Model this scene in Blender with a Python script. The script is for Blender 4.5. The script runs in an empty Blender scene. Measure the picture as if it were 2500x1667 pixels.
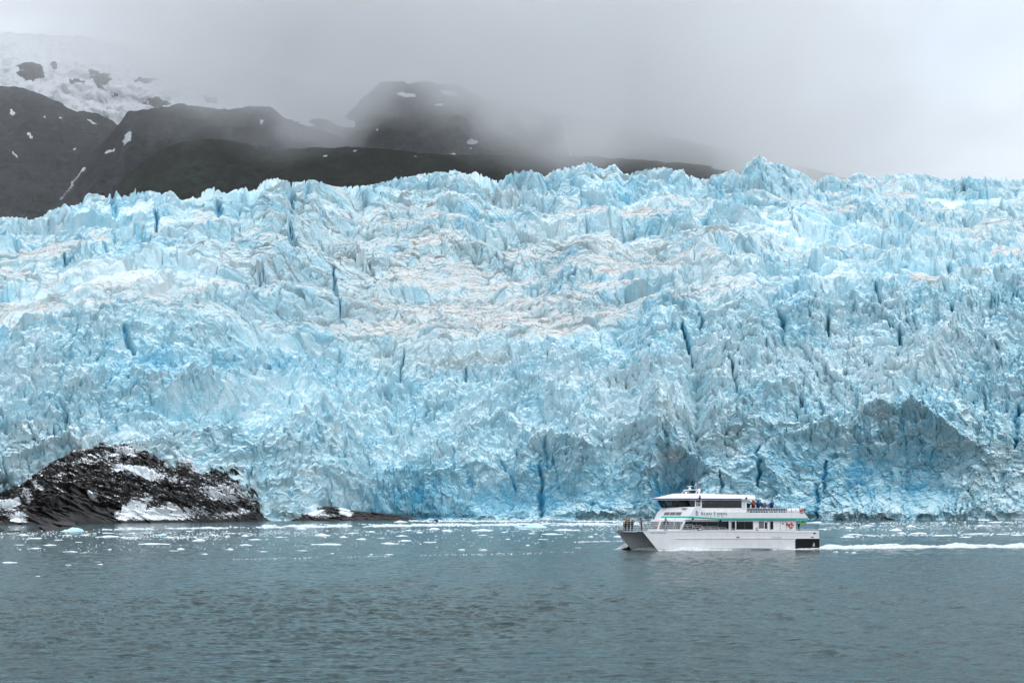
import bpy, bmesh, math, random, os
import numpy as np
from mathutils import Vector, Matrix, Euler

S = bpy.context.scene
C = S.collection
QUICK = False

# ---------------------------------------------------------------- camera, sky, sun, exposure
F = 4167.0            # focal length in pixels of the 2500 px wide photograph
CAMH = 6.0
PITCH = math.atan(411.0 / F)
cam = bpy.data.cameras.new('camera')
cam.sensor_width = 36.0
cam.lens = F / 2500.0 * 36.0
cam.clip_start = 0.5
cam.clip_end = 30000.0
camo = bpy.data.objects.new('camera', cam)
C.objects.link(camo)
camo.location = (0, 0, CAMH)
camo.rotation_euler = (math.radians(90) + PITCH, 0, 0)
S.camera = camo

S.view_settings.view_transform = 'Standard'
S.view_settings.look = 'None'
S.view_settings.gamma = 1.0
S.view_settings.exposure = -0.13
S.cycles.use_denoising = True
S.cycles.max_bounces = 32
S.cycles.diffuse_bounces = 5
S.cycles.glossy_bounces = 3
S.cycles.transmission_bounces = 3
S.cycles.volume_bounces = 30
S.cycles.transparent_max_bounces = 8
S.cycles.volume_step_rate = 1.0
S.cycles.volume_max_steps = 256
S.cycles.use_adaptive_sampling = True
S.cycles.adaptive_threshold = 0.02

SUN_EL, SUN_ROT = math.radians(52), math.radians(150)

def build_world():
    w = bpy.data.worlds.new('World')
    S.world = w
    w.use_nodes = True
    nt = w.node_tree
    N, L = nt.nodes, nt.links
    bg = N['Background']
    sky = N.new('ShaderNodeTexSky')
    sky.sky_type = 'NISHITA'
    sky.sun_disc = False
    sky.sun_elevation = SUN_EL
    sky.sun_rotation = SUN_ROT
    sky.air_density = 1.0
    sky.dust_density = 2.0
    # a closed deck of cloud over the clear sky: soft patches of brighter and darker grey
    tc = N.new('ShaderNodeTexCoord')
    mp = N.new('ShaderNodeMapping')
    mp.inputs['Scale'].default_value = (1.0, 1.0, 2.2)
    mp.inputs['Location'].default_value = (3.1, 0.7, 0.2)
    L.new(tc.outputs['Generated'], mp.inputs['Vector'])
    nz = N.new('ShaderNodeTexNoise')
    nz.inputs['Scale'].default_value = 2.6
    nz.inputs['Detail'].default_value = 6
    nz.inputs['Roughness'].default_value = 0.5
    nz.inputs['Distortion'].default_value = 0.4
    L.new(mp.outputs['Vector'], nz.inputs['Vector'])
    rp = N.new('ShaderNodeValToRGB')
    rp.color_ramp.elements[0].position = 0.34
    rp.color_ramp.elements[0].color = (6.0, 6.9, 8.2, 1)
    rp.color_ramp.elements[1].position = 0.66
    rp.color_ramp.elements[1].color = (8.8, 9.3, 9.8, 1)
    L.new(nz.outputs['Fac'], rp.inputs['Fac'])
    sp = N.new('ShaderNodeSeparateXYZ'); L.new(tc.outputs['Generated'], sp.inputs[0])
    fc = N.new('ShaderNodeFloatCurve')
    ma = N.new('ShaderNodeMath'); ma.operation = 'MULTIPLY_ADD'; ma.inputs[1].default_value = 0.5; ma.inputs[2].default_value = 0.5
    L.new(sp.outputs[0], ma.inputs[0]); L.new(ma.outputs[0], fc.inputs['Value'])
    cu = fc.mapping.curves[0]
    SB = [(0.0, 0.60), (0.33, 0.88), (0.385, 0.72), (0.455, 0.38), (0.52, 0.36), (0.56, 0.78), (0.61, 1.0), (1.0, 0.66)]
    while len(cu.points) < len(SB): cu.points.new(0.5, 0.5)
    for p_, q_ in zip(cu.points, SB): p_.location = q_
    fc.mapping.update()
    mu = N.new('ShaderNodeVectorMath'); mu.operation = 'SCALE'
    m2 = N.new('ShaderNodeMath'); m2.operation = 'MULTIPLY'; m2.inputs[1].default_value = 1.75
    up = N.new('ShaderNodeMath'); up.operation = 'MULTIPLY_ADD'; up.inputs[1].default_value = 0.75; up.inputs[2].default_value = 0.86; up.use_clamp = False
    mz = N.new('ShaderNodeMath'); mz.operation = 'MAXIMUM'; mz.inputs[1].default_value = 0.0
    L.new(sp.outputs[2], mz.inputs[0]); L.new(mz.outputs[0], up.inputs[0])
    m3 = N.new('ShaderNodeMath'); m3.operation = 'MULTIPLY'; L.new(up.outputs[0], m3.inputs[0]); L.new(fc.outputs[0], m3.inputs[1])
    L.new(m3.outputs[0], m2.inputs[0]); L.new(rp.outputs['Color'], mu.inputs[0]); L.new(m2.outputs[0], mu.inputs['Scale'])
    mx = N.new('ShaderNodeMix')
    mx.data_type = 'RGBA'
    mx.inputs['Factor'].default_value = 0.93
    L.new(sky.outputs['Color'], mx.inputs['A'])
    L.new(mu.outputs[0], mx.inputs['B'])
    L.new(mx.outputs['Result'], bg.inputs['Color'])
    bg.inputs['Strength'].default_value = 0.1
build_world()

sl = bpy.data.lights.new('sun', 'SUN')
sl.energy = 1.3
sl.angle = math.radians(25)
sl.color = (1.0, 0.97, 0.93)
so = bpy.data.objects.new('sun', sl)
C.objects.link(so)
# sun_rotation is a compass bearing measured clockwise from +Y
sdir = Vector((math.sin(SUN_ROT) * math.cos(SUN_EL), math.cos(SUN_ROT) * math.cos(SUN_EL), math.sin(SUN_EL)))
so.rotation_euler = (-sdir).to_track_quat('-Z', 'Y').to_euler()
so.location = (0, 0, 400)

# ---------------------------------------------------------------- geometry helpers
CP, SP = math.cos(PITCH), math.sin(PITCH)

def zat(py, Y):
    """height of the point at distance Y that lies on the row py of the photograph"""
    t = (833.5 - py) / F
    return CAMH + Y * (t * CP + SP) / (CP - t * SP)

def xat(px, py, Y):
    t = (833.5 - py) / F
    return (px - 1250.0) / F * Y / (CP - t * SP)

def at(px, py, Y):
    return Vector((xat(px, py, Y), Y, zat(py, Y)))

def on_water(px, py):
    t = (833.5 - py) / F
    k = (t * CP + SP) / (CP - t * SP)
    Y = -CAMH / k
    return Vector((xat(px, py, Y), Y, 0.0))

def _hash(ix, iy, seed):
    # 32 bit wrap-around integer hash
    h = ix.astype(np.int32).view(np.uint32) * np.uint32(374761393) + iy.astype(np.int32).view(np.uint32) * np.uint32(668265263)
    h += np.uint32((seed * 1442695041) & 0xFFFFFFFF)
    h ^= h >> np.uint32(13); h *= np.uint32(1274126177)
    h ^= h >> np.uint32(16); h *= np.uint32(2246822519)
    h ^= h >> np.uint32(15)
    return h

def _r(ix, iy, seed):
    return (_hash(ix, iy, seed) & np.uint32(0xFFFFFF)).astype(np.float32) * np.float32(1 / 0xFFFFFF)

def perlin(x, y, seed=0):
    x = np.asarray(x, np.float32); y = np.asarray(y, np.float32)
    x0 = np.floor(x); y0 = np.floor(y)
    fx = x - x0; fy = y - y0
    ix = x0.astype(np.int32); iy = y0.astype(np.int32)
    u = fx * fx * fx * (fx * (fx * 6 - 15) + 10)
    v = fy * fy * fy * (fy * (fy * 6 - 15) + 10)
    def g(dx, dy):
        a = _r(ix + dx, iy + dy, seed) * np.float32(2 * math.pi)
        return np.cos(a) * (fx - dx) + np.sin(a) * (fy - dy)
    a = g(0, 0); b = g(1, 0); c = g(0, 1); d = g(1, 1)
    return ((a + (b - a) * u) * (1 - v) + (c + (d - c) * u) * v) * 1.5

def fbm(x, y, seed=0, octv=4, gain=0.5, ridged=False):
    s = 0; a = 1.0; t = 0
    for k in range(octv):
        n = perlin(x + 17.3 * k, y - 9.1 * k, seed + k * 7)
        if ridged:
            n = 1 - 2 * np.abs(n)
        s = s + a * n; t += a
        a *= gain; x = x * 2.03; y = y * 2.03
    return s / t

def worley(x, y, seed=0, jit=0.9):
    """f1, f2, offset to the nearest site, hash id of that site"""
    x = np.asarray(x, np.float32); y = np.asarray(y, np.float32)
    ix = np.floor(x).astype(np.int32); iy = np.floor(y).astype(np.int32)
    f1 = np.full(x.shape, 9.0, np.float32); f2 = f1.copy()
    ox = np.zeros(x.shape, np.float32); oy = ox.copy()
    cx = np.zeros(x.shape, np.int32); cy = cx.copy()
    for dx in (-1, 0, 1):
        for dy in (-1, 0, 1):
            qx = ix + dx; qy = iy + dy
            sx = (qx + 0.5 + (_r(qx, qy, seed) - 0.5) * jit - x).astype(np.float32)
            sy = (qy + 0.5 + (_r(qx, qy, seed + 101) - 0.5) * jit - y).astype(np.float32)
            d = np.sqrt(sx * sx + sy * sy)
            n = d < f1
            f2 = np.where(n, f1, np.minimum(f2, d))
            f1 = np.where(n, d, f1)
            ox = np.where(n, -sx, ox); oy = np.where(n, -sy, oy)
            cx = np.where(n, qx, cx); cy = np.where(n, qy, cy)
    return f1, f2, ox, oy, cx, cy

def facets(x, y, seed, tilt=1.0, jit=0.9):
    """a field of broken blocks: each cell a tilted plane of its own height; also the distance to the crack"""
    f1, f2, ox, oy, cx, cy = worley(x, y, seed, jit)
    h = _r(cx, cy, seed + 202)
    gx = _r(cx, cy, seed + 303) - 0.5
    gy = _r(cx, cy, seed + 404) - 0.5
    return h + tilt * (gx * ox + gy * oy) * 2, f2 - f1, _r(cx, cy, seed + 505)

def sstep(a, b, x):
    t = np.clip((x - a) / (b - a), 0, 1)
    return t * t * (3 - 2 * t)

def blur(a, r):
    """box blur, edge clamped, applied twice"""
    for _ in range(2):
        for ax in (0, 1):
            n = a.shape[ax]
            p = np.concatenate([np.repeat(np.take(a, [0], ax), r + 1, ax), a, np.repeat(np.take(a, [n - 1], ax), r, ax)], ax)
            c = np.cumsum(p, axis=ax, dtype=np.float64)
            a = ((np.take(c, range(2 * r + 1, n + 2 * r + 1), ax) - np.take(c, range(0, n), ax)) / (2 * r + 1)).astype(np.float32)
    return a

def cubic(xs, ys, x):
    """smooth interpolation through control points"""
    xs = np.asarray(xs, float); ys = np.asarray(ys, float)
    i = np.clip(np.searchsorted(xs, x) - 1, 0, len(xs) - 2)
    d = np.diff(ys) / np.diff(xs)
    m = np.concatenate([[d[0]], np.where(d[:-1] * d[1:] > 0, 2 * d[:-1] * d[1:] / (d[:-1] + d[1:] + 1e-12), 0), [d[-1]]])
    h = xs[i + 1] - xs[i]; t = np.clip((x - xs[i]) / h, 0, 1)
    return ((2 * t**3 - 3 * t**2 + 1) * ys[i] + (t**3 - 2 * t**2 + t) * h * m[i]
            + (-2 * t**3 + 3 * t**2) * ys[i + 1] + (t**3 - t**2) * h * m[i + 1])

def grid_object(name, X, Y, Z, mat, attrs=None, smooth=False, parent=None):
    nr, nc = X.shape
    me = bpy.data.meshes.new(name)
    me.vertices.add(nr * nc)
    co = np.stack([X, Y, Z], -1).astype(np.float32).ravel()
    me.vertices.foreach_set('co', co)
    i = np.arange(nr * nc, dtype=np.int32).reshape(nr, nc)
    q = np.stack([i[:-1, :-1], i[:-1, 1:], i[1:, 1:], i[1:, :-1]], -1).reshape(-1, 4)
    me.loops.add(q.size)
    me.loops.foreach_set('vertex_index', q.ravel())
    me.polygons.add(len(q))
    me.polygons.foreach_set('loop_start', np.arange(0, q.size, 4, dtype=np.int32))
    me.update(calc_edges=True)
    me.polygons.foreach_set('use_smooth', np.full(len(q), smooth))
    for k, v in (attrs or {}).items():
        a = me.attributes.new(k, 'FLOAT', 'POINT')
        a.data.foreach_set('value', v.astype(np.float32).ravel())
    me.materials.append(mat)
    o = bpy.data.objects.new(name, me)
    C.objects.link(o)
    o.parent = parent
    return o

def tag(o, label=None, cat=None, group=None, kind=None):
    if label: o['label'] = label
    if cat: o['category'] = cat
    if group: o['group'] = group
    if kind: o['kind'] = kind
    return o

# ---------------------------------------------------------------- materials
class NB:
    """small helper for wiring node trees"""
    def __init__(self, name):
        self.m = bpy.data.materials.new(name)
        self.m.use_nodes = True
        self.nt = self.m.node_tree
        self.N, self.L = self.nt.nodes, self.nt.links
        self.bsdf = self.N['Principled BSDF']
        self.out = self.N['Material Output']
    def node(self, t, **kw):
        n = self.N.new(t)
        for k, v in kw.items():
            if k in n.inputs: n.inputs[k].default_value = v
            else: setattr(n, k, v)
        return n
    def link(self, a, b): self.L.new(a, b)
    def val(self, x, sock):
        if hasattr(x, 'is_output'): self.L.new(x, sock)
        else: sock.default_value = x
    def math(self, op, a, b=0.0, clamp=False):
        n = self.N.new('ShaderNodeMath'); n.operation = op; n.use_clamp = clamp
        self.val(a, n.inputs[0]); self.val(b, n.inputs[1])
        return n.outputs[0]
    def mix(self, f, a, b, blend='MIX'):
        n = self.N.new('ShaderNodeMix'); n.data_type = 'RGBA'; n.blend_type = blend
        self.val(f, n.inputs['Factor'])
        for x, s in ((a, n.inputs['A']), (b, n.inputs['B'])):
            if hasattr(x, 'is_output'): self.L.new(x, s)
            else: s.default_value = (*x, 1) if len(x) == 3 else x
        return n.outputs['Result']
    def ramp(self, f, stops):
        n = self.N.new('ShaderNodeValToRGB')
        cr = n.color_ramp
        while len(cr.elements) < len(stops): cr.elements.new(0.5)
        for e, (p, c) in zip(cr.elements, stops):
            e.position = p
            e.color = (c, c, c, 1) if not hasattr(c, '__len__') else (*c, 1)
        self.L.new(f, n.inputs['Fac'])
        return n.outputs['Color']
    def attr(self, name):
        n = self.N.new('ShaderNodeAttribute'); n.attribute_name = name
        return n.outputs['Fac']
    def pos(self, scale=(1, 1, 1), loc=(0, 0, 0)):
        g = self.N.new('ShaderNodeNewGeometry')
        m = self.N.new('ShaderNodeMapping')
        m.inputs['Scale'].default_value = scale
        m.inputs['Location'].default_value = loc
        self.L.new(g.outputs['Position'], m.inputs['Vector'])
        return m.outputs['Vector']
    def noise(self, vec, scale, detail=3, rough=0.5, dist=0.0):
        n = self.node('ShaderNodeTexNoise', Scale=scale, Detail=detail, Roughness=rough, Distortion=dist)
        self.L.new(vec, n.inputs['Vector'])
        return n.outputs['Fac']
    def bump(self, h, strength=0.5, dist=0.1, normal=None):
        n = self.node('ShaderNodeBump', Strength=strength, Distance=dist)
        self.L.new(h, n.inputs['Height'])
        if normal is not None: self.L.new(normal, n.inputs['Normal'])
        return n.outputs['Normal']
    def color(self, c): self.val(c if hasattr(c, 'is_output') else (*c, 1), self.bsdf.inputs['Base Color']); return self
    def set(self, **kw):
        for k, v in kw.items():
            self.val(v, self.bsdf.inputs[k.replace('_', ' ')])
        return self

def plain(name, col, rough=0.5, metal=0.0, spec=0.5, var=0.08, scale=3.0):
    """a paint or cloth with slight wear so that no surface is perfectly even"""
    b = NB(name)
    n = b.noise(b.pos(), scale, 4, 0.6)
    k = b.math('MULTIPLY_ADD', n, 2 * var)
    b.N[-1].inputs[2].default_value = 1 - var
    c = b.mix(1.0, col, k, 'MULTIPLY')
    b.color(c)
    b.set(Roughness=rough, Metallic=metal)
    b.bsdf.inputs['Specular IOR Level'].default_value = spec
    return b.m
# ---------------------------------------------------------------- water
def water():
    b = NB('sea_water')
    n = b.noise(b.pos((1, 0.35, 1)), 0.02, 4, 0.6)
    c = b.mix(n, (0.013, 0.034, 0.034), (0.020, 0.044, 0.043))
    b.color(c)
    b.set(Roughness=0.07, IOR=1.33)
    b.bsdf.inputs['Specular IOR Level'].default_value = 0.15
    h1 = b.noise(b.pos((0.7, 1.5, 1)), 2.4, 5, 0.62, 0.3)
    h2 = b.noise(b.pos((0.6, 1.4, 1), (7, 3, 0)), 0.6, 3, 0.5, 0.2)
    n1 = b.bump(h1, 0.9, 0.09)
    b.link(b.bump(h2, 0.9, 0.42, n1), b.bsdf.inputs['Normal'])
    H = b.CAM if hasattr(b, 'CAM') else None
    # distances: constant spacing in view angle so that near waves get the fine rows
    nr = 420 if QUICK else 1350
    Ya = 1.0 / np.linspace(1 / 46.0, 1 / 1150.0, nr)
    Yc = np.concatenate([[-60, -10, 15, 30, 38], Ya, [1400, 2000, 3500, 7000, 14000]])
    nf = 420 if QUICK else 900
    Uc = np.concatenate([-np.geomspace(6, 0.37, 26), np.linspace(-0.36, 0.36, nf), np.geomspace(0.37, 6, 26)])
    Yg, Ug = np.meshgrid(Yc, Uc, indexing='ij')
    Xg = Ug * np.maximum(Yg, 46)
    dy = np.gradient(np.maximum(Yg, 46), axis=0)
    def amp(wl): return sstep(1.1, 0.4, dy / wl)      # waves finer than the mesh are left to the bump
    x, y = Xg + 0.2 * Yg, Yg - 0.2 * Xg
    wv = fbm(x / 14, y / 9, 901, 2) * 0.10
    def crest(n_): return n_ + 1.1 * np.maximum(n_, 0)**2
    patch = 0.8 + 0.35 * fbm(x / 12, y / 9, 915, 2)
    wv = wv + crest(perlin(x / 2.6 + wv, y / 5.2, 902)) * 0.070 * amp(5.0)
    wv = wv + crest(perlin(x / 1.25, y / 2.9 + 2 * wv, 903)) * 0.075 * amp(2.8) * patch
    wv = wv + crest(perlin(x / 1.1, y / 0.9 + 3 * wv, 905)) * 0.060 * amp(0.85) * patch
    wv = wv + crest(perlin(x / 0.55, y / 0.42, 907)) * 0.034 * amp(0.42) * patch
    wv = wv + perlin(x / 0.28, y / 0.22, 909) * 0.010 * amp(0.3)
    calm = sstep(420, 640, Yg)
    gust = 0.75 + 0.5 * fbm(Xg / 60, Yg / 45, 911, 2)
    Zg = wv * (1 - 0.8 * calm) * gust - 0.02
    Zg[:5] = 0; Zg[-5:] = 0
    return tag(grid_object('water', Xg, Yg, Zg, b.m, smooth=True), kind='structure')
water()

# ---------------------------------------------------------------- rock outcrops at the foot of the ice
def shore_rock_material():
    b = NB('shore_rock')
    n = b.noise(b.pos((1, 1, 1)), 0.25, 7, 0.65)
    c = b.mix(b.ramp(n, [(0.35, 0.0), (0.7, 1.0)]), (0.019, 0.018, 0.019), (0.058, 0.051, 0.048))
    sn = b.attr('snow')
    n3 = b.noise(b.pos((0.6, 0.6, 1.5)), 0.55, 7, 0.75, 0.6)
    m = b.math('ADD', sn, b.math('MULTIPLY', b.math('SUBTRACT', n3, 0.5), 1.7))
    m = b.ramp(m, [(0.49, 0.0), (0.53, 1.0)])
    c = b.mix(m, c, (0.86, 0.89, 0.91))
    b.color(c); b.set(Roughness=0.85)
    b.link(b.bump(n, 0.9, 1.2), b.bsdf.inputs['Normal'])
    return b.m
SHORE = shore_rock_material()

def shore_rock(name, top, foot, depth, label, seed, patches=(), base_snow=0.29, rough=1.0, cat='rock', n=420, m=200):
    px = np.linspace(top[0][0], top[-1][0], n)
    rt = np.interp(px, *zip(*top)); rf = np.interp(px, *zip(*foot))
    k = (833.5 - rf) / F; tanf = (k * CP + SP) / (CP - k * SP)
    Y0 = -CAMH / tanf; Dp = np.interp(px, *zip(*depth))
    Y1 = Y0 + Dp; Z1 = zat(rt, Y1)
    t = np.concatenate([[-0.03, -0.015], np.linspace(0, 1, m)**1.7, [1.1, 1.25]])[:, None]
    tt = np.clip(t, 0, 1)
    Yg = Y0 + (Y1 - Y0) * t
    Zg = Z1 * (0.28 * tt + 0.72 * tt**0.55) - 1.0 * (1 - tt) - (t > 1) * (t - 1) * 6 - (t < 0) * 2
    Xg = (px - 1250)[None, :] / F / CP * Yg
    env = np.clip(np.minimum(tt * 9 + .15, (1 - tt) * 5 + 0.12), 0, 1) * rough
    q = 0.55
    xs, zs = Xg + 0.6 * Yg * 0.3, Zg
    a = 0.5 * fbm((Xg * 0.9 + Zg * q) / 16, (Zg - Xg * q * 0.5) / 5, seed, 5, 0.55, True) * 0.8
    f_, e_, h_ = facets((Xg + .5 * Zg) / 9, (Yg * 0.5 - Xg * .15 + 1.6 * Zg) / 8, seed + 3, 1.4)
    f2, e2, h2 = facets((Xg + .5 * Zg) / 3.6, (Yg * 0.5 - Xg * .15 + 1.6 * Zg) / 3.2, seed + 5, 1.4)
    f3_, e3, h3 = facets((Xg + .4 * Zg) / 1.6, (Yg * .5 + 1.5 * Zg) / 1.5, seed + 7, 1.4)
    d = (a + (f_ - .5) * 5.0 + (f2 - .5) * 2.6 + (f3_ - .5) * 1.0) * env * np.clip(Z1[None, :] / 20, 0.12, 1)
    Yd = Yg - d * 1.2; Zd = Zg + d * 0.45
    PX = 1250 + Xg / Yg * F * CP; ROW = 1244 - (Zg - CAMH) / Yg * F
    du = np.stack([np.gradient(Xg, axis=1), np.gradient(Yd, axis=1), np.gradient(Zd, axis=1)], -1)
    dv = np.stack([np.gradient(Xg, axis=0), np.gradient(Yd, axis=0), np.gradient(Zd, axis=0)], -1)
    nn = np.cross(du, dv); nn /= np.linalg.norm(nn, axis=-1, keepdims=True) + 1e-9
    up = np.abs(nn[..., 2])
    snow = base_snow + 0.45 * (up - 0.6) + 0.3 * fbm(Xg / 25, Zg / 9, seed + 8, 3)
    for (cx, cy, wx_, wy_, ang, s_) in patches:
        ca, sa = math.cos(math.radians(ang)), math.sin(math.radians(ang))
        dx = (PX - cx) * ca + (ROW - cy) * sa; dy = -(PX - cx) * sa + (ROW - cy) * ca
        snow = snow + s_ * np.exp(-np.abs(dx / wx_)**3 - np.abs(dy / wy_)**3)
    snow = np.where(Zd < 1.2 + 0.6 * perlin(Xg / 5, Yg / 5, seed + 2), -1, snow)
    o = grid_object(name, Xg, Yd, Zd, SHORE, {'snow': snow})
    return tag(o, label, cat)

shore_rock('rock_outcrop', [(-160, 1240), (-60, 1215), (0, 1204), (18, 1203), (39, 1192), (62, 1180), (98, 1156), (125, 1132), (155, 1119), (179, 1111), (182, 1097), (214, 1096), (232, 1085), (256, 1080),
     (280, 1085), (310, 1080), (324, 1070), (342, 1069), (348, 1079), (369, 1082), (372, 1097), (390, 1100), (396, 1114), (417, 1120), (440, 1122), (446, 1116), (476, 1117), (482, 1129), (506, 1135),
     (530, 1131), (583, 1133), (592, 1150), (604, 1174), (631, 1195), (639, 1219), (641, 1245), (652, 1263), (668, 1271)],
    [(-160, 1281), (0, 1281), (86, 1280), (256, 1277), (417, 1275), (668, 1271.3)], [(-160, 90), (0, 110), (300, 110), (500, 70), (600, 45), (668, 8)],
    'large black rock outcrop with patches of snow at the left foot of the glacier', 951,
    [(400, 1258, 120, 17, -3, .48), (340, 1238, 50, 12, -20, .5), (330, 1146, 55, 10, 3, .6), (395, 1166, 70, 10, 8, .4), (500, 1145, 26, 20, 0, .55), (450, 1130, 40, 12, 0, .45), (320, 1105, 60, 18, -15, .35),
     (35, 1232, 34, 10, 5, .6), (60, 1264, 20, 12, -20, .6), (110, 1198, 14, 8, 10, .5), (85, 1215, 8, 16, 20, .5), (160, 1200, 12, 8, 0, .4), (235, 1215, 12, 8, 0, .5), (200, 1130, 50, 10, -10, .25),
     (580, 1255, 50, 8, -10, .35), (560, 1190, 60, 30, -8, .22), (150, 1235, 70, 30, 0, -.5), (250, 1250, 50, 20, 0, -.4)])
shore_rock('rock_ledge', [(668, 1270), (680, 1262), (694, 1246), (718, 1236), (755, 1233), (828, 1237), (861, 1245), (886, 1248), (927, 1251), (967, 1255), (1008, 1265), (1030, 1268)],
    [(668, 1270.6), (1030, 1268.6)], [(668, 10), (720, 34), (860, 26), (1030, 8)], 'low snow streaked rock ledge under the blue ice right of the large outcrop', 971,
    [(740, 1246, 60, 9, 5, .7), (850, 1250, 22, 8, 30, .6), (950, 1262, 80, 14, 0, -.7)], 0.18, 0.7)
shore_rock('islet', [(78, 1296), (83, 1292), (107, 1284), (125, 1276), (145, 1273), (167, 1272), (193, 1276), (199, 1284), (215, 1287), (240, 1291)], [(78, 1296.5), (240, 1292.5)], [(78, 2), (150, 14), (240, 2)],
    'low dark rock islet in front of the snowy outcrop', 981, [(160, 1290, 120, 20, 0, -1)], -0.8, 1.0, n=160, m=60)
shore_rock('islet', [(-60, 1278), (-20, 1274), (0, 1277), (12, 1286), (26, 1296)], [(-60, 1300), (26, 1297)], [(-60, 10), (-20, 14), (26, 2)],
    'dark rock islet cut by the left edge of the photograph', 985, [(0, 1290, 120, 30, 0, -1)], -0.8, 1.0, n=90, m=50)
shore_rock('islet', [(24, 1298), (34, 1295), (60, 1294.5), (76, 1297)], [(24, 1298.5), (76, 1297.5)], [(24, 1), (50, 4), (76, 1)],
    'thin flat rock barely above the water between the two dark islets', 987, [(50, 1296, 90, 20, 0, -1)], -0.8, 0.4, n=60, m=24)
shore_rock('rock', [(1058, 1272), (1062, 1267.5), (1068, 1267), (1075, 1272)], [(1058, 1272.6), (1075, 1272.6)], [(1058, 1), (1066, 4), (1075, 1)],
    'small black rock in the water before the blue cavern', 989, [(1065, 1270, 60, 20, 0, -1)], -0.8, 0.5, n=30, m=24)

# ---------------------------------------------------------------- floating ice
def floe_material():
    b = NB('floe_ice')
    n = b.noise(b.pos(), 1.3, 5, 0.65)
    oi = b.N.new('ShaderNodeObjectInfo')
    c = b.mix(b.math('MULTIPLY', b.ramp(n, [(0.4, 0.0), (0.7, 1.0)]), 0.8), (0.86, 0.90, 0.92), (0.55, 0.76, 0.84))
    b.color(c); b.set(Roughness=0.5)
    b.link(b.bump(n, 0.6, 0.2), b.bsdf.inputs['Normal'])
    return b.m
def blue_floe_material():
    b = NB('blue_berg_ice')
    n = b.noise(b.pos((1, 1, 2)), 0.7, 5, 0.65)
    c = b.mix(b.ramp(n, [(0.3, 0.0), (0.7, 1.0)]), (0.30, 0.68, 0.76), (0.70, 0.86, 0.90))
    b.color(c); b.set(Roughness=0.4)
    b.link(b.bump(n, 0.6, 0.3), b.bsdf.inputs['Normal'])
    return b.m
FLOE, BFLOE = floe_material(), blue_floe_material()

def floe_mesh(seed, peaks=1, rug=0.5, n=26, m=12):
    """a lump of ice about 1 wide and 1 high, flat bottom below the water"""
    r = random.Random(seed)
    pk = [(r.uniform(-.6, .6), r.uniform(-.3, .3), r.uniform(.6, 1.0), r.uniform(.18, .5)) for _ in range(peaks)]
    vs, fs = [], []
    ph = [r.uniform(0, 6.28) for _ in range(6)]
    def out(a): return 1 + .16 * math.sin(2 * a + ph[0]) + .13 * math.sin(3 * a + ph[1]) + .10 * math.sin(5 * a + ph[2]) + .07 * math.sin(9 * a + ph[3])
    for j in range(m + 1):
        t = j / m
        for i in range(n):
            a = 2 * math.pi * i / n
            rad = out(a) * (1 - t) if j else out(a) * 1.02
            x, y = rad * math.cos(a), rad * math.sin(a)
            h = 0.26 * min(1, t * 5)**.5
            for (cx, cy, hh, w) in pk: h += hh * (1 - min(1, math.hypot(x - cx, (y - cy) * .7) / (w * 2.2))**1.6)**1.1 * min(1, t * 5 + .1)
            cap = .42 + .3 * math.sin(3.1 * x * 2 + ph[4]) * .5 + .2 * math.cos(5 * y + ph[5]); h = min(h, cap + .35 * (h - cap)) if h > cap else h
            h *= 1 + rug * (r.random() - .5) * (0 < j)
            vs.append((x / 2, y / 2, h if j else -.25))
    for j in range(m):
        for i in range(n): fs.append((j * n + i, j * n + (i + 1) % n, (j + 1) * n + (i + 1) % n, (j + 1) * n + i))
    fs.append(tuple(range(n - 1, -1, -1)))
    me = bpy.data.meshes.new('ice_floe'); me.from_pydata(vs, [], fs); me.update()
    return me
PROTO = []
for k in range(10):
    me = floe_mesh(40 + k, (1, 2, 3, 1, 4, 2, 0, 1, 0, 3)[k]); me.materials.append(FLOE); PROTO.append(me)

def put_floe(px, py, w, h, k, label, group=None, name='ice_floe', mat=None, cat='ice floe', rot=None):
    p = on_water(px, py); s = p.y / F; w *= 0.88
    me = PROTO[k % 10]
    if mat: me = me.copy(); me.materials.clear(); me.materials.append(mat)
    o = bpy.data.objects.new(name, me); C.objects.link(o)
    o.location = (p.x, p.y + w * s * .3, 0)
    o.scale = (w * s, w * s * random.uniform(.5, .8), max(h * s * .5, .07))
    o.rotation_euler = (0, 0, random.uniform(-.25, .25) + (math.pi if random.random() < .5 else 0))
    return tag(o, label, cat, group)

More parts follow.
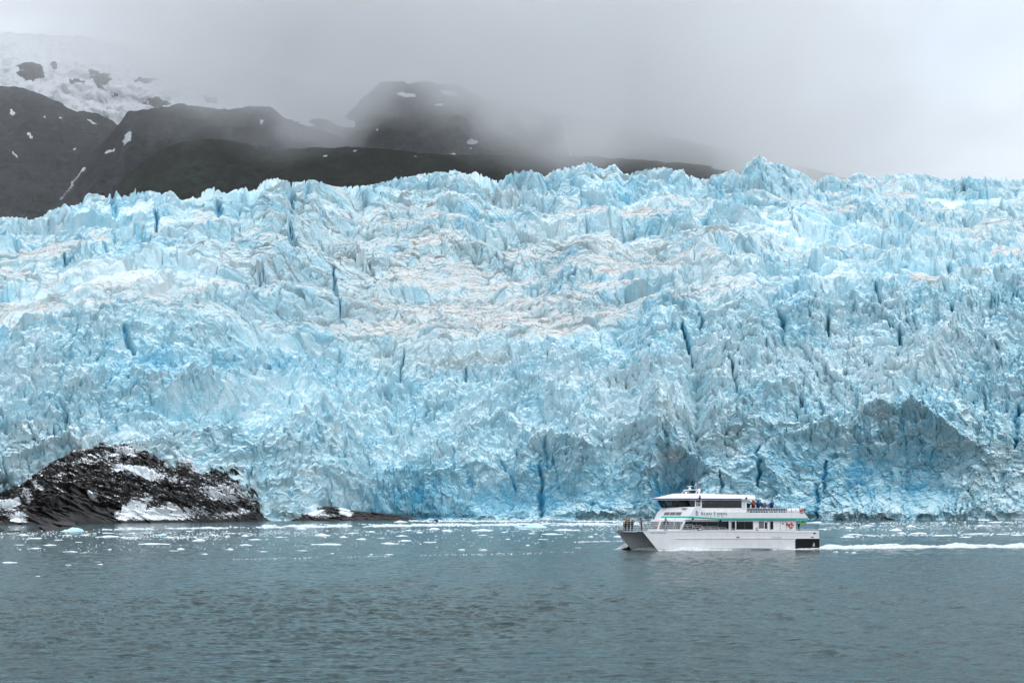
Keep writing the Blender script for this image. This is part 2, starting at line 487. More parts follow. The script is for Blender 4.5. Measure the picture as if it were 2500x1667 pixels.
random.seed(77)
NAMED = [
 (170, 1297, 60, 16, 9, 'jagged blue white iceberg chunk beside the dark rock islet', 1), (1300, 1287, 92, 17, 7, 'large turquoise iceberg midway between the rock ledge and the boat bow', 1),
 (389, 1306, 32, 11, 3, 'blocky pale blue ice chunk below the snowy outcrop', 1), (1179, 1295, 60, 11, 0, 'peaked white ice floe left of the turquoise iceberg', 0),
 (1091, 1296, 32, 7, 1, 'small humped white floe further left of the peaked floe', 0), (1388, 1294, 68, 6, 5, 'long low white floe between the turquoise iceberg and the boat bow', 0),
 (368, 1328, 88, 8, 0, 'long flat white floe with a low peak below the outcrop', 0), (797, 1329, 86, 6, 7, 'very long thin white floe below the rock ledge', 0),
 (482, 1320, 36, 9, 9, 'ragged many peaked white floe right of the long flat floe', 0), (170, 1347, 42, 6, 0, 'smooth low white floe nearest to the viewer at the left', 0),
 (213, 1349, 46, 2.5, 6, 'thin strip of ice touching the smooth low floe', 0), (19, 1373, 42, 5, 7, 'white floe at the left edge close to the viewer', 0),
 (166, 1379, 17, 5, 8, 'small rounded floe alone in the foreground at the left', 0), (787, 1307, 42, 8, 2, 'wide two humped white floe below the snowy ledge', 0),
 (735, 1291, 30, 8, 1, 'chunky white floe just off the rock ledge', 0), (1989, 1276, 48, 10, 3, 'white mound of ice right behind the boat stern', 0),
 (2076, 1289, 28, 10, 0, 'small peaked white floe right of the boat stern', 0), (2226, 1285, 26, 9, 2, 'double peaked floe in front of the blue wall at the right', 0),
 (2342, 1301, 10, 7, 7, 'small round white lump on the long ice strip at the right', 0), (2385, 1303, 70, 4, 5, 'long ice strip at the right behind the wake', 0),
 (2040, 1347, 15, 6, 3, 'sharp white splinter of ice in front of the wake', 0), (1443, 1310, 16, 6, 0, 'tiny pointed floe just left of the bow rail', 0),
 (978, 1274, 38, 7, 2, 'white heap of ice against the foot of the glacier above the ice band', 0), (92, 1406, 12, 4, 8, 'lone small floe nearest to the viewer in the open water', 0)]
for (px, py, w, h, k, lab, bl) in NAMED:
    put_floe(px, py, w, h, k, lab, name='iceberg' if bl else 'ice_floe', mat=BFLOE if bl else None, cat='iceberg' if bl else 'ice floe')
TRACED = [(559,1341,20,4),(644,1346,20,3),(499,1352,20,4),(738,1343.5,27,2),(810,1351,15,4),(621,1317,38,4),(597,1330,34,4),(264,1301,36,4),(115,1331,40,4),(81,1339,36,3),(40,1330,36,5),(79,1314,44,6),(55,1306,34,5),
 (206,1306,20,6),(321,1301,28,4),(361,1300,24,4),(257,1310,60,4),(461,1296,20,5),(504,1287,30,5),(315,1287,28,3),(952,1327,48,4),(986,1320,35,3),(982,1308,34,4),(442,1340,20,4),(425,1344,30,3),(906,1353,10,3),(950,1353,25,3),
 (238,1371,18,3),(244,1377,16,2),(267,1341,12,4),(325,1345,20,3),(1279,1291,26,4),(1351,1304,62,3),(1298,1302,20,3),(1327,1316,30,3),(1127,1342,20,5),(1178,1342,20,5),(1150,1332,17,4),(1411,1337,17,4),(1291,1331,16,3),
 (1177,1306,22,3),(1197,1310,16,3),(1048,1323,38,3),(1056,1291,34,4),(1000,1295,26,4),(1023,1300,22,4),(1511,1310,26,4),(1494,1298,18,3),(2131,1278,18,4),(2010,1291,30,4),(2306,1277,18,4),(2410,1269.6,40,3),
 (2430,1275,36,4),(2405,1283,42,5),(2465,1275,24,3),(2122,1283,36,5),(2089,1304,36,4),(2073,1311,40,5),(2201,1301,22,4),(2244,1302,50,4),(2188,1294,38,5),(2303,1307,54,6),(2249,1289,20,6),(2067,1348,10,3),(2085,1349,14,3),
 (2448,1304,30,4),(2487,1306,36,4),(2357,1311,30,4),(142,1318,26,4),(190,1323,20,4),(300,1312,22,4),(160,1306,24,4),(410,1312,30,5),(450,1310,26,4),(520,1306,24,5),(560,1301,30,4),(600,1308,22,4),(680,1311,24,4),(700,1317,20,3),
 (860,1301,24,4),(905,1298,26,5),(840,1311,20,4),(880,1316,26,4),(930,1313,20,3),(1230,1299,18,3),(1240,1316,14,3)]
GL = 'white ice floes scattered on the water left of the boat'
GR = 'white ice floes scattered on the water right of the boat'
def grp(px, py, w):
    size = 'small low' if w < 14 else 'medium sized' if w < 32 else 'long flat'
    if px < 1500:
        where = 'below the large rock outcrop' if px < 640 else 'below the low rock ledge' if px < 1010 else 'left of the turquoise iceberg' if px < 1255 else 'between the turquoise iceberg and the boat bow'
        far = 'far band' if py < 1300 else 'mid field' if py < 1330 else 'near edge'
        return (GL, '%s white floe %s, %s' % (size, where, far))
    where = 'just behind the boat stern' if px < 2150 else 'behind the wake' if px < 2330 else 'towards the right edge behind the wake'
    far = 'close to the glacier' if py < 1288 else 'closer to the wake'
    return (GR, '%s white floe %s, %s' % (size, where, far))
for i, (px, py, w, h) in enumerate(TRACED):
    g_, lab = grp(px, py, w)
    put_floe(px, py, w, h, random.randrange(10), lab, g_)
cnt = 0
while cnt < 175:
    px = random.uniform(-30, 2530); py = 1271 + abs(random.gauss(0, 1)) * 26
    if 1500 < px < 2010: continue
    lim = 1392 - 0.028 * px
    if py > min(lim, 1322 if px > 2000 else 1400): continue
    if px < 1010 and py < 1284: continue
    w = random.uniform(3, 10) * (1 if py < 1330 else .8)
    g_, lab = grp(px, py, w)
    put_floe(px, py, w, random.uniform(1.2, 3.0), random.randrange(10), lab, g_); cnt += 1

def brash():
    """the fine broken ice nobody could count"""
    rnd = np.random.RandomState(4)
    mb = []
    V = []; Fc = []
    def lump(px, py, w, h):
        p = on_water(px, py); s = p.y / F; w *= s; h = max(h * s, .1)
        n = 6; o = len(V); a0 = rnd.rand() * 6
        for i in range(n):
            a = a0 + 2 * math.pi * i / n; r_ = w / 2 * (.7 + .5 * rnd.rand())
            V.append((p.x + r_ * math.cos(a), p.y + r_ * .7 * math.sin(a), -.05))
        for i in range(n):
            a = a0 + 2 * math.pi * i / n; r_ = w / 2 * (.45 + .4 * rnd.rand())
            V.append((p.x + r_ * math.cos(a), p.y + r_ * .7 * math.sin(a), h * (.5 + .7 * rnd.rand())))
        for i in range(n): Fc.append((o + i, o + (i + 1) % n, o + n + (i + 1) % n, o + n + i))
        Fc.append(tuple(o + n + i for i in range(n)))
    # bands: (x0, y0, x1, y1, spread, count, size)
    for (x0, y0, x1, y1, sp, cnt, sz) in ((640, 1284, 1560, 1278, 2.6, 3600, 5), (250, 1292, 1000, 1283, 1.6, 1100, 5), (0, 1305, 900, 1300, 8, 900, 3.2), (900, 1297, 1500, 1290, 6, 400, 3), (1000, 1271.5, 1560, 1272, 1.4, 700, 6),
                                    (300, 1313, 560, 1311, 4, 300, 4), (2010, 1288, 2560, 1282, 7, 600, 3.4), (2060, 1308, 2560, 1301, 3.4, 420, 4), (2000, 1278, 2560, 1273, 2.5, 300, 3.5), (40, 1340, 1500, 1312, 12, 300, 2.2),
                                    (560, 1366, 1400, 1348, 1.6, 160, 2.4), (1400, 1323, 1540, 1320, 1.6, 120, 3), (1440, 1281, 1620, 1276, 5, 300, 3.5)):
        for _ in range(cnt):
            t = rnd.rand(); px = x0 + (x1 - x0) * t; py = y0 + (y1 - y0) * t + sp * rnd.randn() * .6
            if perlin(np.array([px / 60.]), np.array([py / 5.]), 33)[0] < -.25: continue
            if py < (1284 if px < 640 else 1270.5): continue
            lump(px, py, sz * (.5 + rnd.rand()), sz * (.12 + .2 * rnd.rand()))
    me = bpy.data.meshes.new('brash_ice'); me.from_pydata(V, [], Fc); me.update(); me.materials.append(FLOE)
    o = bpy.data.objects.new('brash_ice', me); C.objects.link(o); tag(o, kind='stuff')
brash()
# ---------------------------------------------------------------- the glacier
def ice_material():
    b = NB('glacier_ice')
    p = b.pos()
    n1 = b.noise(p, 0.45, 5, 0.65)
    n2 = b.noise(b.pos((1, 1, 2.2)), 0.05, 4, 0.6, 0.6)
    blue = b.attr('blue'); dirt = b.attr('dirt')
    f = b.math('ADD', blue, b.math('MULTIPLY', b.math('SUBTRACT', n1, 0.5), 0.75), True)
    f = b.math('ADD', f, b.math('MULTIPLY', b.math('SUBTRACT', n2, 0.5), 0.35), True)
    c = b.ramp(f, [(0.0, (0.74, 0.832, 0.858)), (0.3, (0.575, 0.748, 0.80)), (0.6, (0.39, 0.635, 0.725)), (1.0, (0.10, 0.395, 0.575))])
    n3 = b.noise(b.pos((1, 1, 1.8)), 0.55, 5, 0.7, 1.2)
    c = b.mix(b.math('MULTIPLY', dirt, 0.85, True), c, (0.59, 0.59, 0.575))
    d = b.math('MULTIPLY', b.attr('silt'), b.ramp(n3, [(0.40, 0.0), (0.60, 1.0)]), True)
    c = b.mix(d, c, (0.225, 0.20, 0.18))
    b.color(c)
    b.set(Roughness=0.8)
    b.bsdf.inputs['Specular IOR Level'].default_value = 0.12
    nb = b.noise(p, 1.1, 5, 0.65)
    b.link(b.bump(nb, 0.4, 0.5), b.bsdf.inputs['Normal'])
    return b.m

SKYLINE = [(-260,560),(0,524),(44,525),(65,530),(91,525),(109,511),(118,504),(133,504),(144,493),(160,496),(182,491),(196,488),(199,467),(204,465),(233,467),
 (255,476),(262,475),(271,464),(278,465),(287,475),(309,469),(327,459),(338,464),(358,458),(371,460),(385,467),(413,457),(418,467),(427,473),(436,484),
 (453,478),(469,475),(483,478),(486,460),(509,452),(524,455),(545,467),(564,456),(582,455),(587,449),(596,449),(599,462),(618,456),(625,447),(640,431),
 (673,427),(691,433),(707,440),(725,435),(735,437),(756,430),(782,438),(800,445),(822,449),(865,448),(891,445),(924,440),(935,434),(942,437),(956,429),
 (1004,422),(1025,416),(1051,415),(1065,410),(1091,412),(1107,405),(1120,411),(1142,418),(1160,411),(1171,415),(1175,424),(1193,423),(1202,433),(1218,434),
 (1229,431),(1242,415),(1255,413),(1284,408),(1309,410),(1325,418),(1333,427),(1338,415),(1360,405),(1382,402),(1411,396),(1425,390),(1447,390),(1465,402),
 (1480,405),(1487,395),(1509,393),(1520,415),(1542,417),(1560,409),(1593,404),(1629,399),(1650,407),(1673,405),(1682,421),(1696,421),(1711,428),(1738,428),
 (1744,417),(1761,419),(1780,409),(1797,405),(1810,415),(1818,419),(1822,392),(1839,384),(1845,372),(1868,373),(1887,386),(1914,390),(1944,404),(1967,413),
 (1994,432),(2021,423),(2040,417),(2063,430),(2082,427),(2094,413),(2117,415),(2136,425),(2163,427),(2174,419),(2212,415),(2243,417),(2274,417),(2308,428),
 (2346,432),(2377,423),(2396,428),(2434,427),(2465,430),(2500,432),(2760,445)]

def glacier():
    NI, NR = (480, 560) if QUICK else (1180, 1400)
    # fine columns across the photographed part, coarser ones where the ice goes on beyond it
    px = np.concatenate([np.linspace(-1100, -125, 110), np.linspace(-110, 2610, NI), np.linspace(2625, 3700, 120)])
    NC = len(px)
    # traced controls, all against photograph column
    kx   = [-260,   0,  200,  350,  500,  650,  800,  950, 1100, 1300, 1500, 1700, 1850, 2000, 2300, 2500, 2760]
    foot = [ 850, 855,  862,  880,  905,  945, 1005, 1040, 1046, 1046, 1046, 1040, 1040, 1046, 1050, 1055, 1060]
    sety = [  60,  60,   60,   70,   80,  110,  130,  120,  110,  100,   80,   70,   60,   60,   60,   60,   60]  # brow set back
    brow = [ 860, 850,  800,  770,  790,  850,  870,  865,  850,  840,  790,  740,  740,  715,  700,  690,  690]  # row of the brow
    midy = [1060,1060, 1060, 1040, 1030, 1060, 1090, 1110, 1110, 1090, 1060, 1040, 1040, 1050, 1045, 1050, 1050]  # row of the lower break
    mids = [  18,  18,   20,   20,   26,   30,   40,   50,   42,   34,   22,   16,   14,    8,    8,   10,   10]
    cdst = [1110,1120, 1140, 1160, 1190, 1240, 1300, 1380, 1410, 1430, 1430, 1420, 1410, 1500, 1600, 1650, 1650]
    g = lambda ys: cubic(kx, ys, px)
    Yf, Sb, Br, My, Ms, Cd = map(g, (foot, sety, brow, midy, mids, cdst))
    Sk = np.interp(px, *zip(*SKYLINE))
    k_ = np.ones(25) / 25
    Sks = np.convolve(np.pad(Sk, 12, 'edge'), k_, 'valid')
    X_u = (px - 1250) / F / CP
    Zm = zat(My, Yf + Ms); Zb = zat(Br, Yf + Sb); Zc = zat(Sks, Cd)
    prof = [(Yf, np.full_like(px, -6.0)), (Yf + Ms, Zm), (Yf + Sb, Zb)]
    yb = Yf + Sb
    for f, lift in ((0.18, 0.16), (0.42, 0.36), (0.55, 0.55), (0.76, 0.70), (0.90, 0.88)):
        prof.append((yb + (Cd - yb) * f, Zb + (Zc - Zb) * lift))
    prof.append((Cd, Zc - 2))
    prof.append((Cd + 40, Zc - 20)); prof.append((Cd + 160, Zc - 120))
    PY = np.stack([a for a, _ in prof]); PZ = np.stack([b_ for _, b_ in prof])
    share = np.array([0.15, 0.15, 0.12, 0.13, 0.10, 0.12, 0.10, 0.08, 0.04, 0.02])
    cum = np.concatenate([[0], np.cumsum(share / share.sum())])
    t = np.linspace(0, 1, NR)
    Y = np.empty((NR, NC), np.float32); Z = Y.copy()
    seg = np.clip(np.searchsorted(cum, t, 'right') - 1, 0, len(share) - 1)
    lt = (t - cum[seg]) / (cum[seg + 1] - cum[seg])
    for r in range(NR):
        k = seg[r]
        Y[r] = PY[k] + (PY[k + 1] - PY[k]) * lt[r]
        Z[r] = PZ[k] + (PZ[k + 1] - PZ[k]) * lt[r]
    def smooth_rows(a, r):
        for _ in range(2):
            p_ = np.concatenate([np.repeat(a[:1], r + 1, 0) , a, np.repeat(a[-1:], r, 0)], 0)
            c = np.cumsum(p_, axis=0, dtype=np.float64)
            a = ((c[2 * r + 1:] - c[:-2 * r - 1]) / (2 * r + 1)).astype(np.float32)
        return a
    rr = 8 if QUICK else 20
    Yb = smooth_rows(Y, rr); Zb_ = smooth_rows(Z, rr)
    X = (X_u[None, :] * Yb).astype(np.float32)
    dY = np.gradient(Yb, axis=0); dZ = np.gradient(Zb_, axis=0)
    ds = np.sqrt(dY**2 + dZ**2) + 1e-6
    s = np.cumsum(ds, axis=0).astype(np.float32)
    nY, nZ = -dZ / ds, dY / ds
    PXG = np.broadcast_to(px[None, :], X.shape).astype(np.float32)
    ROW = 1244 - (Zb_ - CAMH) / Yb * F
    crow = int(cum[8] * (NR - 1)); brow_r = int(cum[2] * (NR - 1))
    sb = s - s[brow_r][None, :]                       # arclength above the brow
    fall = sstep(-12, 14, sb + 8 * perlin(X / 25, s / 25, 5))
    frc = np.clip(sb / (s[crow] - s[brow_r])[None, :], 0, 1)
    lower = 1 - fall
    def bump(cx, cy, wx_, wy_, amp, p=2):
        return amp * np.exp(-np.abs((PXG - cx) / wx_)**p - np.abs((ROW - cy) / wy_)**p)
    # domain warp
    wx = fbm(X / 60, s / 60, 11, 3) * 16 + fbm(X / 14, s / 14, 12, 3) * 4.0
    wy = fbm(X / 60, s / 60, 21, 3) * 16 + fbm(X / 14, s / 14, 22, 3) * 4.0
    x, y = X + wx, s + wy
    big = fbm(X / 80, s / 80, 31, 4)
    # smooth dirty saddles between the tiers
    calm = sstep(0.0, 0.30, fbm(X / 110 + 3, s / 60, 43, 3) - 0.05) * fall
    for c_ in ((1180, 770, 330, 62, .95), (300, 720, 190, 55, .7), (1480, 640, 260, 45, .75), (1000, 560, 120, 25, .5), (560, 700, 180, 28, .6), (2200, 560, 260, 40, .5), (900, 510, 200, 16, .5)):
        calm = np.maximum(calm, bump(*c_) * fall)
    calm = calm * (1 - np.maximum(bump(660, 480, 80, 50, 1), bump(1860, 430, 90, 60, 1))) * (1 - bump(690, 620, 120, 70, .9))
    rug = 1 - 0.72 * calm
    # tiers: steep walls facing the water, benches behind
    ph = (sb + 34 * fbm(X / 70, s / 90, 45, 3) + 6 * fbm(X / 12, s / 12, 46, 2)) / 46 + 0.15
    fr = ph - np.floor(ph)
    tier = (sstep(0.0, 0.30, fr) - fr) * 15 * (0.5 + 0.5 * sstep(-0.3, 0.3, fbm(X / 60, s / 60, 47, 2)))
    wallness = sstep(0.34, 0.22, fr) * fall
    # seracs
    A, ea, ha = facets(x / 27, y / 21, 51, 1.2)
    B, eb, hb = facets(x / 11, y / 9.5, 61, 1.3)
    D, ed, hd = facets((x + 2 * B) / 4.4, (y + 2 * A) / 3.8, 71, 1.4)
    E, ee, he = facets((x + D) / 1.9, (y - D) / 1.7, 81, 1.2)
    ser = (A - 0.5) * 8.5 + (B - 0.5) * 5.0 * (0.6 + 0.4 * hb) + (D - 0.5) * 2.8 + (E - 0.5) * 1.4
    ser -= np.exp(-(ea / 0.05)**2) * 6 * sstep(-0.1, 0.3, big)
    ser -= np.exp(-(eb / 0.06)**2) * 2.4
    ser -= np.exp(-(ed / 0.09)**2) * 0.6
    # conchoidal scoops
    u1, _, _, _, _, _ = worley((x + 4 * B) / 16, (y + 3 * D) / 13, 87)
    u2, _, _, _, _, _ = worley((x + 3 * A) / 6.5, (y + 2 * D) / 5.2, 88)
    u3, _, _, _, _, _ = worley(x / 2.7 + D, y / 2.3, 89)
    scoop = u1**2 * 8 + u2**2 * 2.6 + u3**2 * 0.5 - 3.2
    cob = 3.4 - u1**2 * 5.0 - u2**2 * 3.4 - u3**2 * 1.5
    # folded flow bands
    fx = X + fbm(X / 45, s / 45, 91, 3) * 36
    fy = s + fbm(X / 50, s / 50, 92, 3) * 36
    fold = fbm((fx + 0.35 * fy) / 36, (fy - 0.3 * fx) / 14, 93, 3, 0.42, True) * 5.5 + fbm(fx / 9, fy / 5, 95, 3, 0.5, True) * 0.9 * sstep(-0.2, 0.3, fbm(X / 30, s / 30, 96, 2))
    rubz = np.clip(sstep(-0.05, 0.35, fbm(X / 45, s / 45, 97, 3)) * 0.6 + bump(2020, 930, 360, 90, 1.0) + bump(1480, 1010, 160, 130, .5) + bump(700, 1060, 200, 120, .4), 0, 1)
    wallz = np.clip(bump(2180, 1170, 420, 80, 1.3, 3) + bump(1500, 820, 170, 70, .6) + bump(1250, 1205, 320, 55, .9) + bump(620, 1000, 200, 50, .5), 0, 1) * (1 - 0.5 * rubz)
    rub = (B - 0.5) * 3.6 + (D - 0.5) * 3.0 + (E - 0.5) * 1.5 - np.exp(-(ed / 0.10)**2) * 0.8
    blocks = (A - 0.5) * 7 + (B - 0.5) * 4.0 + (D - 0.5) * 1.5 - np.exp(-(ea / 0.04)**2) * 3
    mixm = sstep(-0.2, 0.2, fbm(X / 60, s / 50, 99, 3) + 0.2 * (PXG > 1500))
    grain = fbm(X / 24, s / 24, 117, 3)
    xa, ya = X + 0.35 * wx + 1.2 * fbm(X / 3.5, s / 3.5, 121, 2), s + 0.35 * wy + 1.2 * fbm(X / 3.5, s / 3.5, 123, 2)
    rot = 0.5 * fbm(X / 90, s / 90, 125, 2)
    G1, e1, k1 = facets((xa + rot * ya) / 10.0, (ya - rot * xa) / 8.0, 131, 1.5)
    G2, e2, k2 = facets((xa + 1.5 * G1) / 4.6, (ya + 1.5 * G1) / 4.2, 133, 1.6)
    G3, e3, k3 = facets((xa + 1.2 * G2) / 2.1, (ya - 1.0 * G2) / 2.0, 137, 1.6)
    crumb = (G1 - .5) * 3.4 + (G2 - .5) * 2.9 + (G3 - .5) * 1.6 - np.exp(-(e1 / .05)**2) * 1.2
    soft = sstep(-.25, .35, grain)                      # smoother slabs against crumbly rubble
    big_fold = fbm((fx + 0.35 * fy) / 42, (fy - 0.3 * fx) / 18, 93, 2, 0.4, True) * 4.4
    body = big_fold * (1 - 0.4 * mixm) + blocks * (0.25 + 0.5 * mixm) * (1 - .4 * wallz) + crumb * (0.55 + 0.5 * soft + .3 * rubz) * (1 - .45 * wallz) + scoop * 0.7 * wallz
    flute = fbm(X / 7, s / 60, 105, 3, 0.5, True) * 2.6 * sstep(1450, 1600, PXG) * (1 - wallz) * sstep(1020, 1120, ROW)
    body = (body + flute) * (1 - 0.45 * wallz)
    h = big * 14 * (0.5 + 0.5 * fall) + (ser * (0.45 + 0.55 * wallness + 0.1 * (frc > 0.85)) * rug + tier * (1 - 0.5 * calm) + scoop * 0.35) * fall + body * lower
    h += fbm(x / 4.2, y / 3.4, 110, 4, 0.58, True) * np.where(fall > .5, 0.45, 0.30 + 0.25 * rubz)
    # named features, placed where they stand on the ice
    h += bump(2200, 1040, 250, 40, 11)        # bulging brow, lower right
    h -= bump(2200, 1170, 280, 65, 7, 3)        # hollow wall under it
    h -= bump(1650, 1200, 48, 85, 26, 4)     # dark slot behind the boat
    h -= bump(1250, 1210, 240, 45, 18)       # blue cavern at the foot
    h -= bump(950, 1235, 140, 32, 24)
    h -= bump(1000, 890, 120, 60, 6)
    h += bump(800, 1130, 120, 110, 10)
    h += bump(1420, 1080, 60, 150, 8)
    h -= bump(1520, 830, 50, 50, 9)
    h -= bump(560, 1000, 170, 45, 15) + bump(300, 880, 150, 40, 9) + bump(1130, 990, 120, 40, 8) + bump(1500, 1090, 50, 120, 10) + bump(1700, 980, 28, 130, 12)
    h += bump(400, 945, 160, 28, 10) + bump(1850, 960, 120, 60, 8) + bump(1620, 1000, 40, 120, 8) + bump(1330, 960, 70, 80, 9)
    h += bump(1860, 440, 70, 60, 5, 4)      # the tall serac on the skyline
    h += bump(665, 480, 60, 50, 10, 4)
    h += bump(755, 490, 25, 45, 8, 4)
    h += bump(690, 610, 90, 60, 10, 4)
    h += bump(1790, 620, 90, 40, 8)
    h += bump(1000, 640, 120, 50, 8) - bump(1000, 720, 100, 20, 5)
    h += bump(1420, 640, 60, 30, 8) + bump(1740, 640, 40, 25, 9, 3) + bump(1960, 540, 60, 40, 9, 3)
    def stroke(pts, w, amp, below=1.0):
        pts = [np.array(q, float) for q in pts]
        best = np.full(X.shape, 1e9, np.float32); side = np.zeros(X.shape, np.float32); along = side.copy()
        jx = PXG + wx * 1.6; jy = ROW + wy * 1.6
        for i in range(len(pts) - 1):
            d_ = pts[i + 1] - pts[i]; L2 = (d_**2).sum()
            tt = np.clip(((jx - pts[i][0]) * d_[0] + (jy - pts[i][1]) * d_[1]) / L2, 0, 1)
            ex = jx - pts[i][0] - tt * d_[0]; ey = jy - pts[i][1] - tt * d_[1]
            dd = np.sqrt(ex * ex + ey * ey)
            m = dd < best
            best = np.where(m, dd, best); side = np.where(m, np.sign(ey), side); along = np.where(m, (i + tt) / (len(pts) - 1), along)
        ww = np.where(side > 0, w * below, w)
        return amp * np.exp(-(best / ww)) * (0.3 + 0.7 * np.sin(np.pi * np.clip(along, 0.05, 0.95)))
    for st in (([(1390, 1170), (1500, 1070), (1600, 1000)], 26, 8), ([(2175, 970), (2290, 850), (2400, 715)], 42, 12, .5),
               ([(1700, 870), (1705, 1000), (1690, 1180)], 22, -9), ([(1900, 1070), (2130, 1020), (2290, 1050), (2420, 1120)], 30, 10, .5),
               ([(340, 1005), (480, 945), (640, 1010)], 24, 8, .5), ([(630, 890), (780, 990), (830, 1150)], 24, 7, .6),
               ([(90, 1060), (200, 960), (330, 905)], 26, 7), ([(690, 1160), (860, 1195), (960, 1240)], 24, 9, .35),
               ([(1010, 1010), (1180, 960), (1300, 1090)], 28, 7, .5), ([(1600, 1130), (1660, 1095), (1720, 1140)], 22, 10, .4),
               ([(1560, 880), (1600, 1020), (1560, 1200)], 20, 7), ([(1240, 1140), (1330, 1090), (1450, 1130)], 24, 7, .5),
               ([(980, 1180), (1150, 1140), (1290, 1190)], 26, 7, .4), ([(2400, 1110), (2330, 1190), (2300, 1262)], 24, 7),
               ([(1790, 1180), (1850, 1120), (1900, 1190)], 24, 7, .5), ([(640, 1130), (760, 1060), (900, 1080)], 28, 7, .5),
               ([(0, 930), (120, 900), (230, 840)], 24, 6), ([(0, 1120), (120, 1090), (250, 1050)], 24, 7, .5),
               ([(1230, 960), (1300, 900), (1430, 880)], 22, 7, .6), ([(1750, 1060), (1900, 960), (2080, 860)], 22, 6), ([(2080, 1000), (2200, 900), (2260, 800)], 22, 6), ([(1060, 1100), (1160, 1040), (1210, 960)], 20, 6), ([(420, 1100), (520, 1060), (620, 1090)], 22, 6), ([(2360, 1020), (2420, 930), (2480, 800)], 24, 7), ([(700, 960), (820, 900), (900, 860)], 20, 6), ([(880, 1000), (960, 940), (1010, 880)], 22, 6)):
        h += stroke(*st) * lower * (1.35 if len(st) < 4 or st[3] >= .5 else 0.75)
    def crack(x0, y0, x1, y1, w, d, seed):
        yy = np.clip((ROW - y0) / (y1 - y0), 0, 1)
        cx = x0 + (x1 - x0) * yy + 9 * perlin(ROW / 28, ROW * 0, seed) + 3 * perlin(ROW / 7, ROW * 0, seed + 1)
        ww = w * (0.25 + np.clip(np.sin(np.pi * yy), 0, 1)**0.7)
        on = ((ROW > y0) & (ROW < y1))
        return d * np.exp(-np.abs((PXG - cx) / ww)**3) * on
    cracks = [(1665, 775, 1690, 880, 5, 16), (1708, 755, 1716, 810, 4, 12), (1780, 860, 1806, 1000, 6, 16), (2019, 765, 2024, 820, 5, 16),
              (2195, 800, 2202, 860, 4, 12), (2325, 655, 2332, 695, 7, 12), (2322, 750, 2326, 785, 4, 12), (1903, 745, 1915, 800, 6, 12),
              (706, 560, 712, 640, 6, 14), (808, 650, 828, 790, 4, 13), (625, 680, 632, 712, 6, 12), (525, 500, 531, 545, 6, 12),
              (705, 440, 710, 512, 5, 14), (742, 440, 746, 500, 5, 10), (342, 455, 346, 505, 5, 14), (268, 470, 272, 540, 8, 14),
              (373, 500, 377, 560, 4, 12), (1690, 1150, 1698, 1230, 5, 14), (1757, 1150, 1760, 1262, 4, 10), (1850, 1090, 1845, 1190, 4, 12),
              (1318, 1120, 1322, 1260, 5, 12), (1330, 1090, 1340, 1150, 6, 12), (2140, 700, 2152, 745, 5, 12), (982, 850, 980, 930, 3, 10),
              (1140, 900, 1137, 935, 4, 10), (1950, 980, 1952, 1010, 5, 9), (1100, 1100, 1110, 1150, 4, 8), (2480, 980, 2470, 1100, 6, 10),
              (1600, 1150, 1604, 1260, 6, 10), (2010, 1120, 2004, 1200, 4, 8), (1985, 1180, 1990, 1262, 5, 9), (152, 620, 160, 660, 5, 10),
              (85, 840, 95, 880, 5, 10), (245, 590, 262, 620, 5, 10), (1230, 1130, 1260, 1180, 5, 8), (300, 800, 330, 860, 6, 9)]
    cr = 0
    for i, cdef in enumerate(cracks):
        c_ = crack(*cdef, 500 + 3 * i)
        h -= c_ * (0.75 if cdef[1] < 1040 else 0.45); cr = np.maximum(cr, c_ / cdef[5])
    low = sstep(-6, 8, Zb_)
    h = (h * (0.35 + 0.65 * low)).astype(np.float32)
    Yd = Yb + nY * h
    Zd = Zb_ + nZ * h
    Yd = Yd + np.exp(-((Zd - 1.0) / 2.2)**2) * 2.5      # notch where waves eat the foot
    Xd = X * (Yd / Yb) + fbm(X / 8, s / 8, 121, 3) * 1.2
    # bring the crest to the traced skyline
    for _ in range(2):
        now = (1244 - (Zd - CAMH) / Yd * F)
        top = now[:crow + 60 * NR // 1400].min(axis=0)
        off = (Sk - top)
        off = np.convolve(np.pad(off, 5, 'edge'), np.hanning(13)[1:-1] / np.hanning(13).sum(), 'valid')
        wgt = sstep(0.72, 0.98, frc)
        Zd = Zd - off[None, :] * Yd / F * wgt
    # surface traits: slope of the finished surface
    du = np.stack([np.gradient(Xd, axis=1), np.gradient(Yd, axis=1), np.gradient(Zd, axis=1)], -1)
    dv = np.stack([np.gradient(Xd, axis=0), np.gradient(Yd, axis=0), np.gradient(Zd, axis=0)], -1)
    n = np.cross(du, dv); n /= np.linalg.norm(n, axis=-1, keepdims=True) + 1e-9
    up = np.abs(n[..., 2]).astype(np.float32)
    crust = sstep(0.30, 0.85, 0.45 * up + 0.55 * blur(up, 3))      # weathered, frosted tops
    fresh = fall * ((ha - 0.5) * 0.20 + (hb - 0.5) * 0.24 + (hd - 0.5) * 0.2) + lower * ((k1 - .5) * .22 + (k2 - .5) * .24 + (k3 - .5) * .14)
    reg = fbm(X / 80, s / 60, 131, 4)
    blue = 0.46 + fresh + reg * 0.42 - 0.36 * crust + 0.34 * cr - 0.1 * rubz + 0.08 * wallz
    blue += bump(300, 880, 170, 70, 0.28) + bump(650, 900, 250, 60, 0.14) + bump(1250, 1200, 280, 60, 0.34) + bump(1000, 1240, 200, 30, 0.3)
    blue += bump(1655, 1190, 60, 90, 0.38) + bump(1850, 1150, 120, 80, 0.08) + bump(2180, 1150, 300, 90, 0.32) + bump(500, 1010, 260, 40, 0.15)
    blue -= bump(1420, 1030, 90, 110, 0.2) + bump(2400, 1120, 120, 60, .15) + bump(700, 1010, 120, 60, .16) + bump(1150, 880, 160, 35, .15) + bump(1620, 1020, 60, 90, .15)
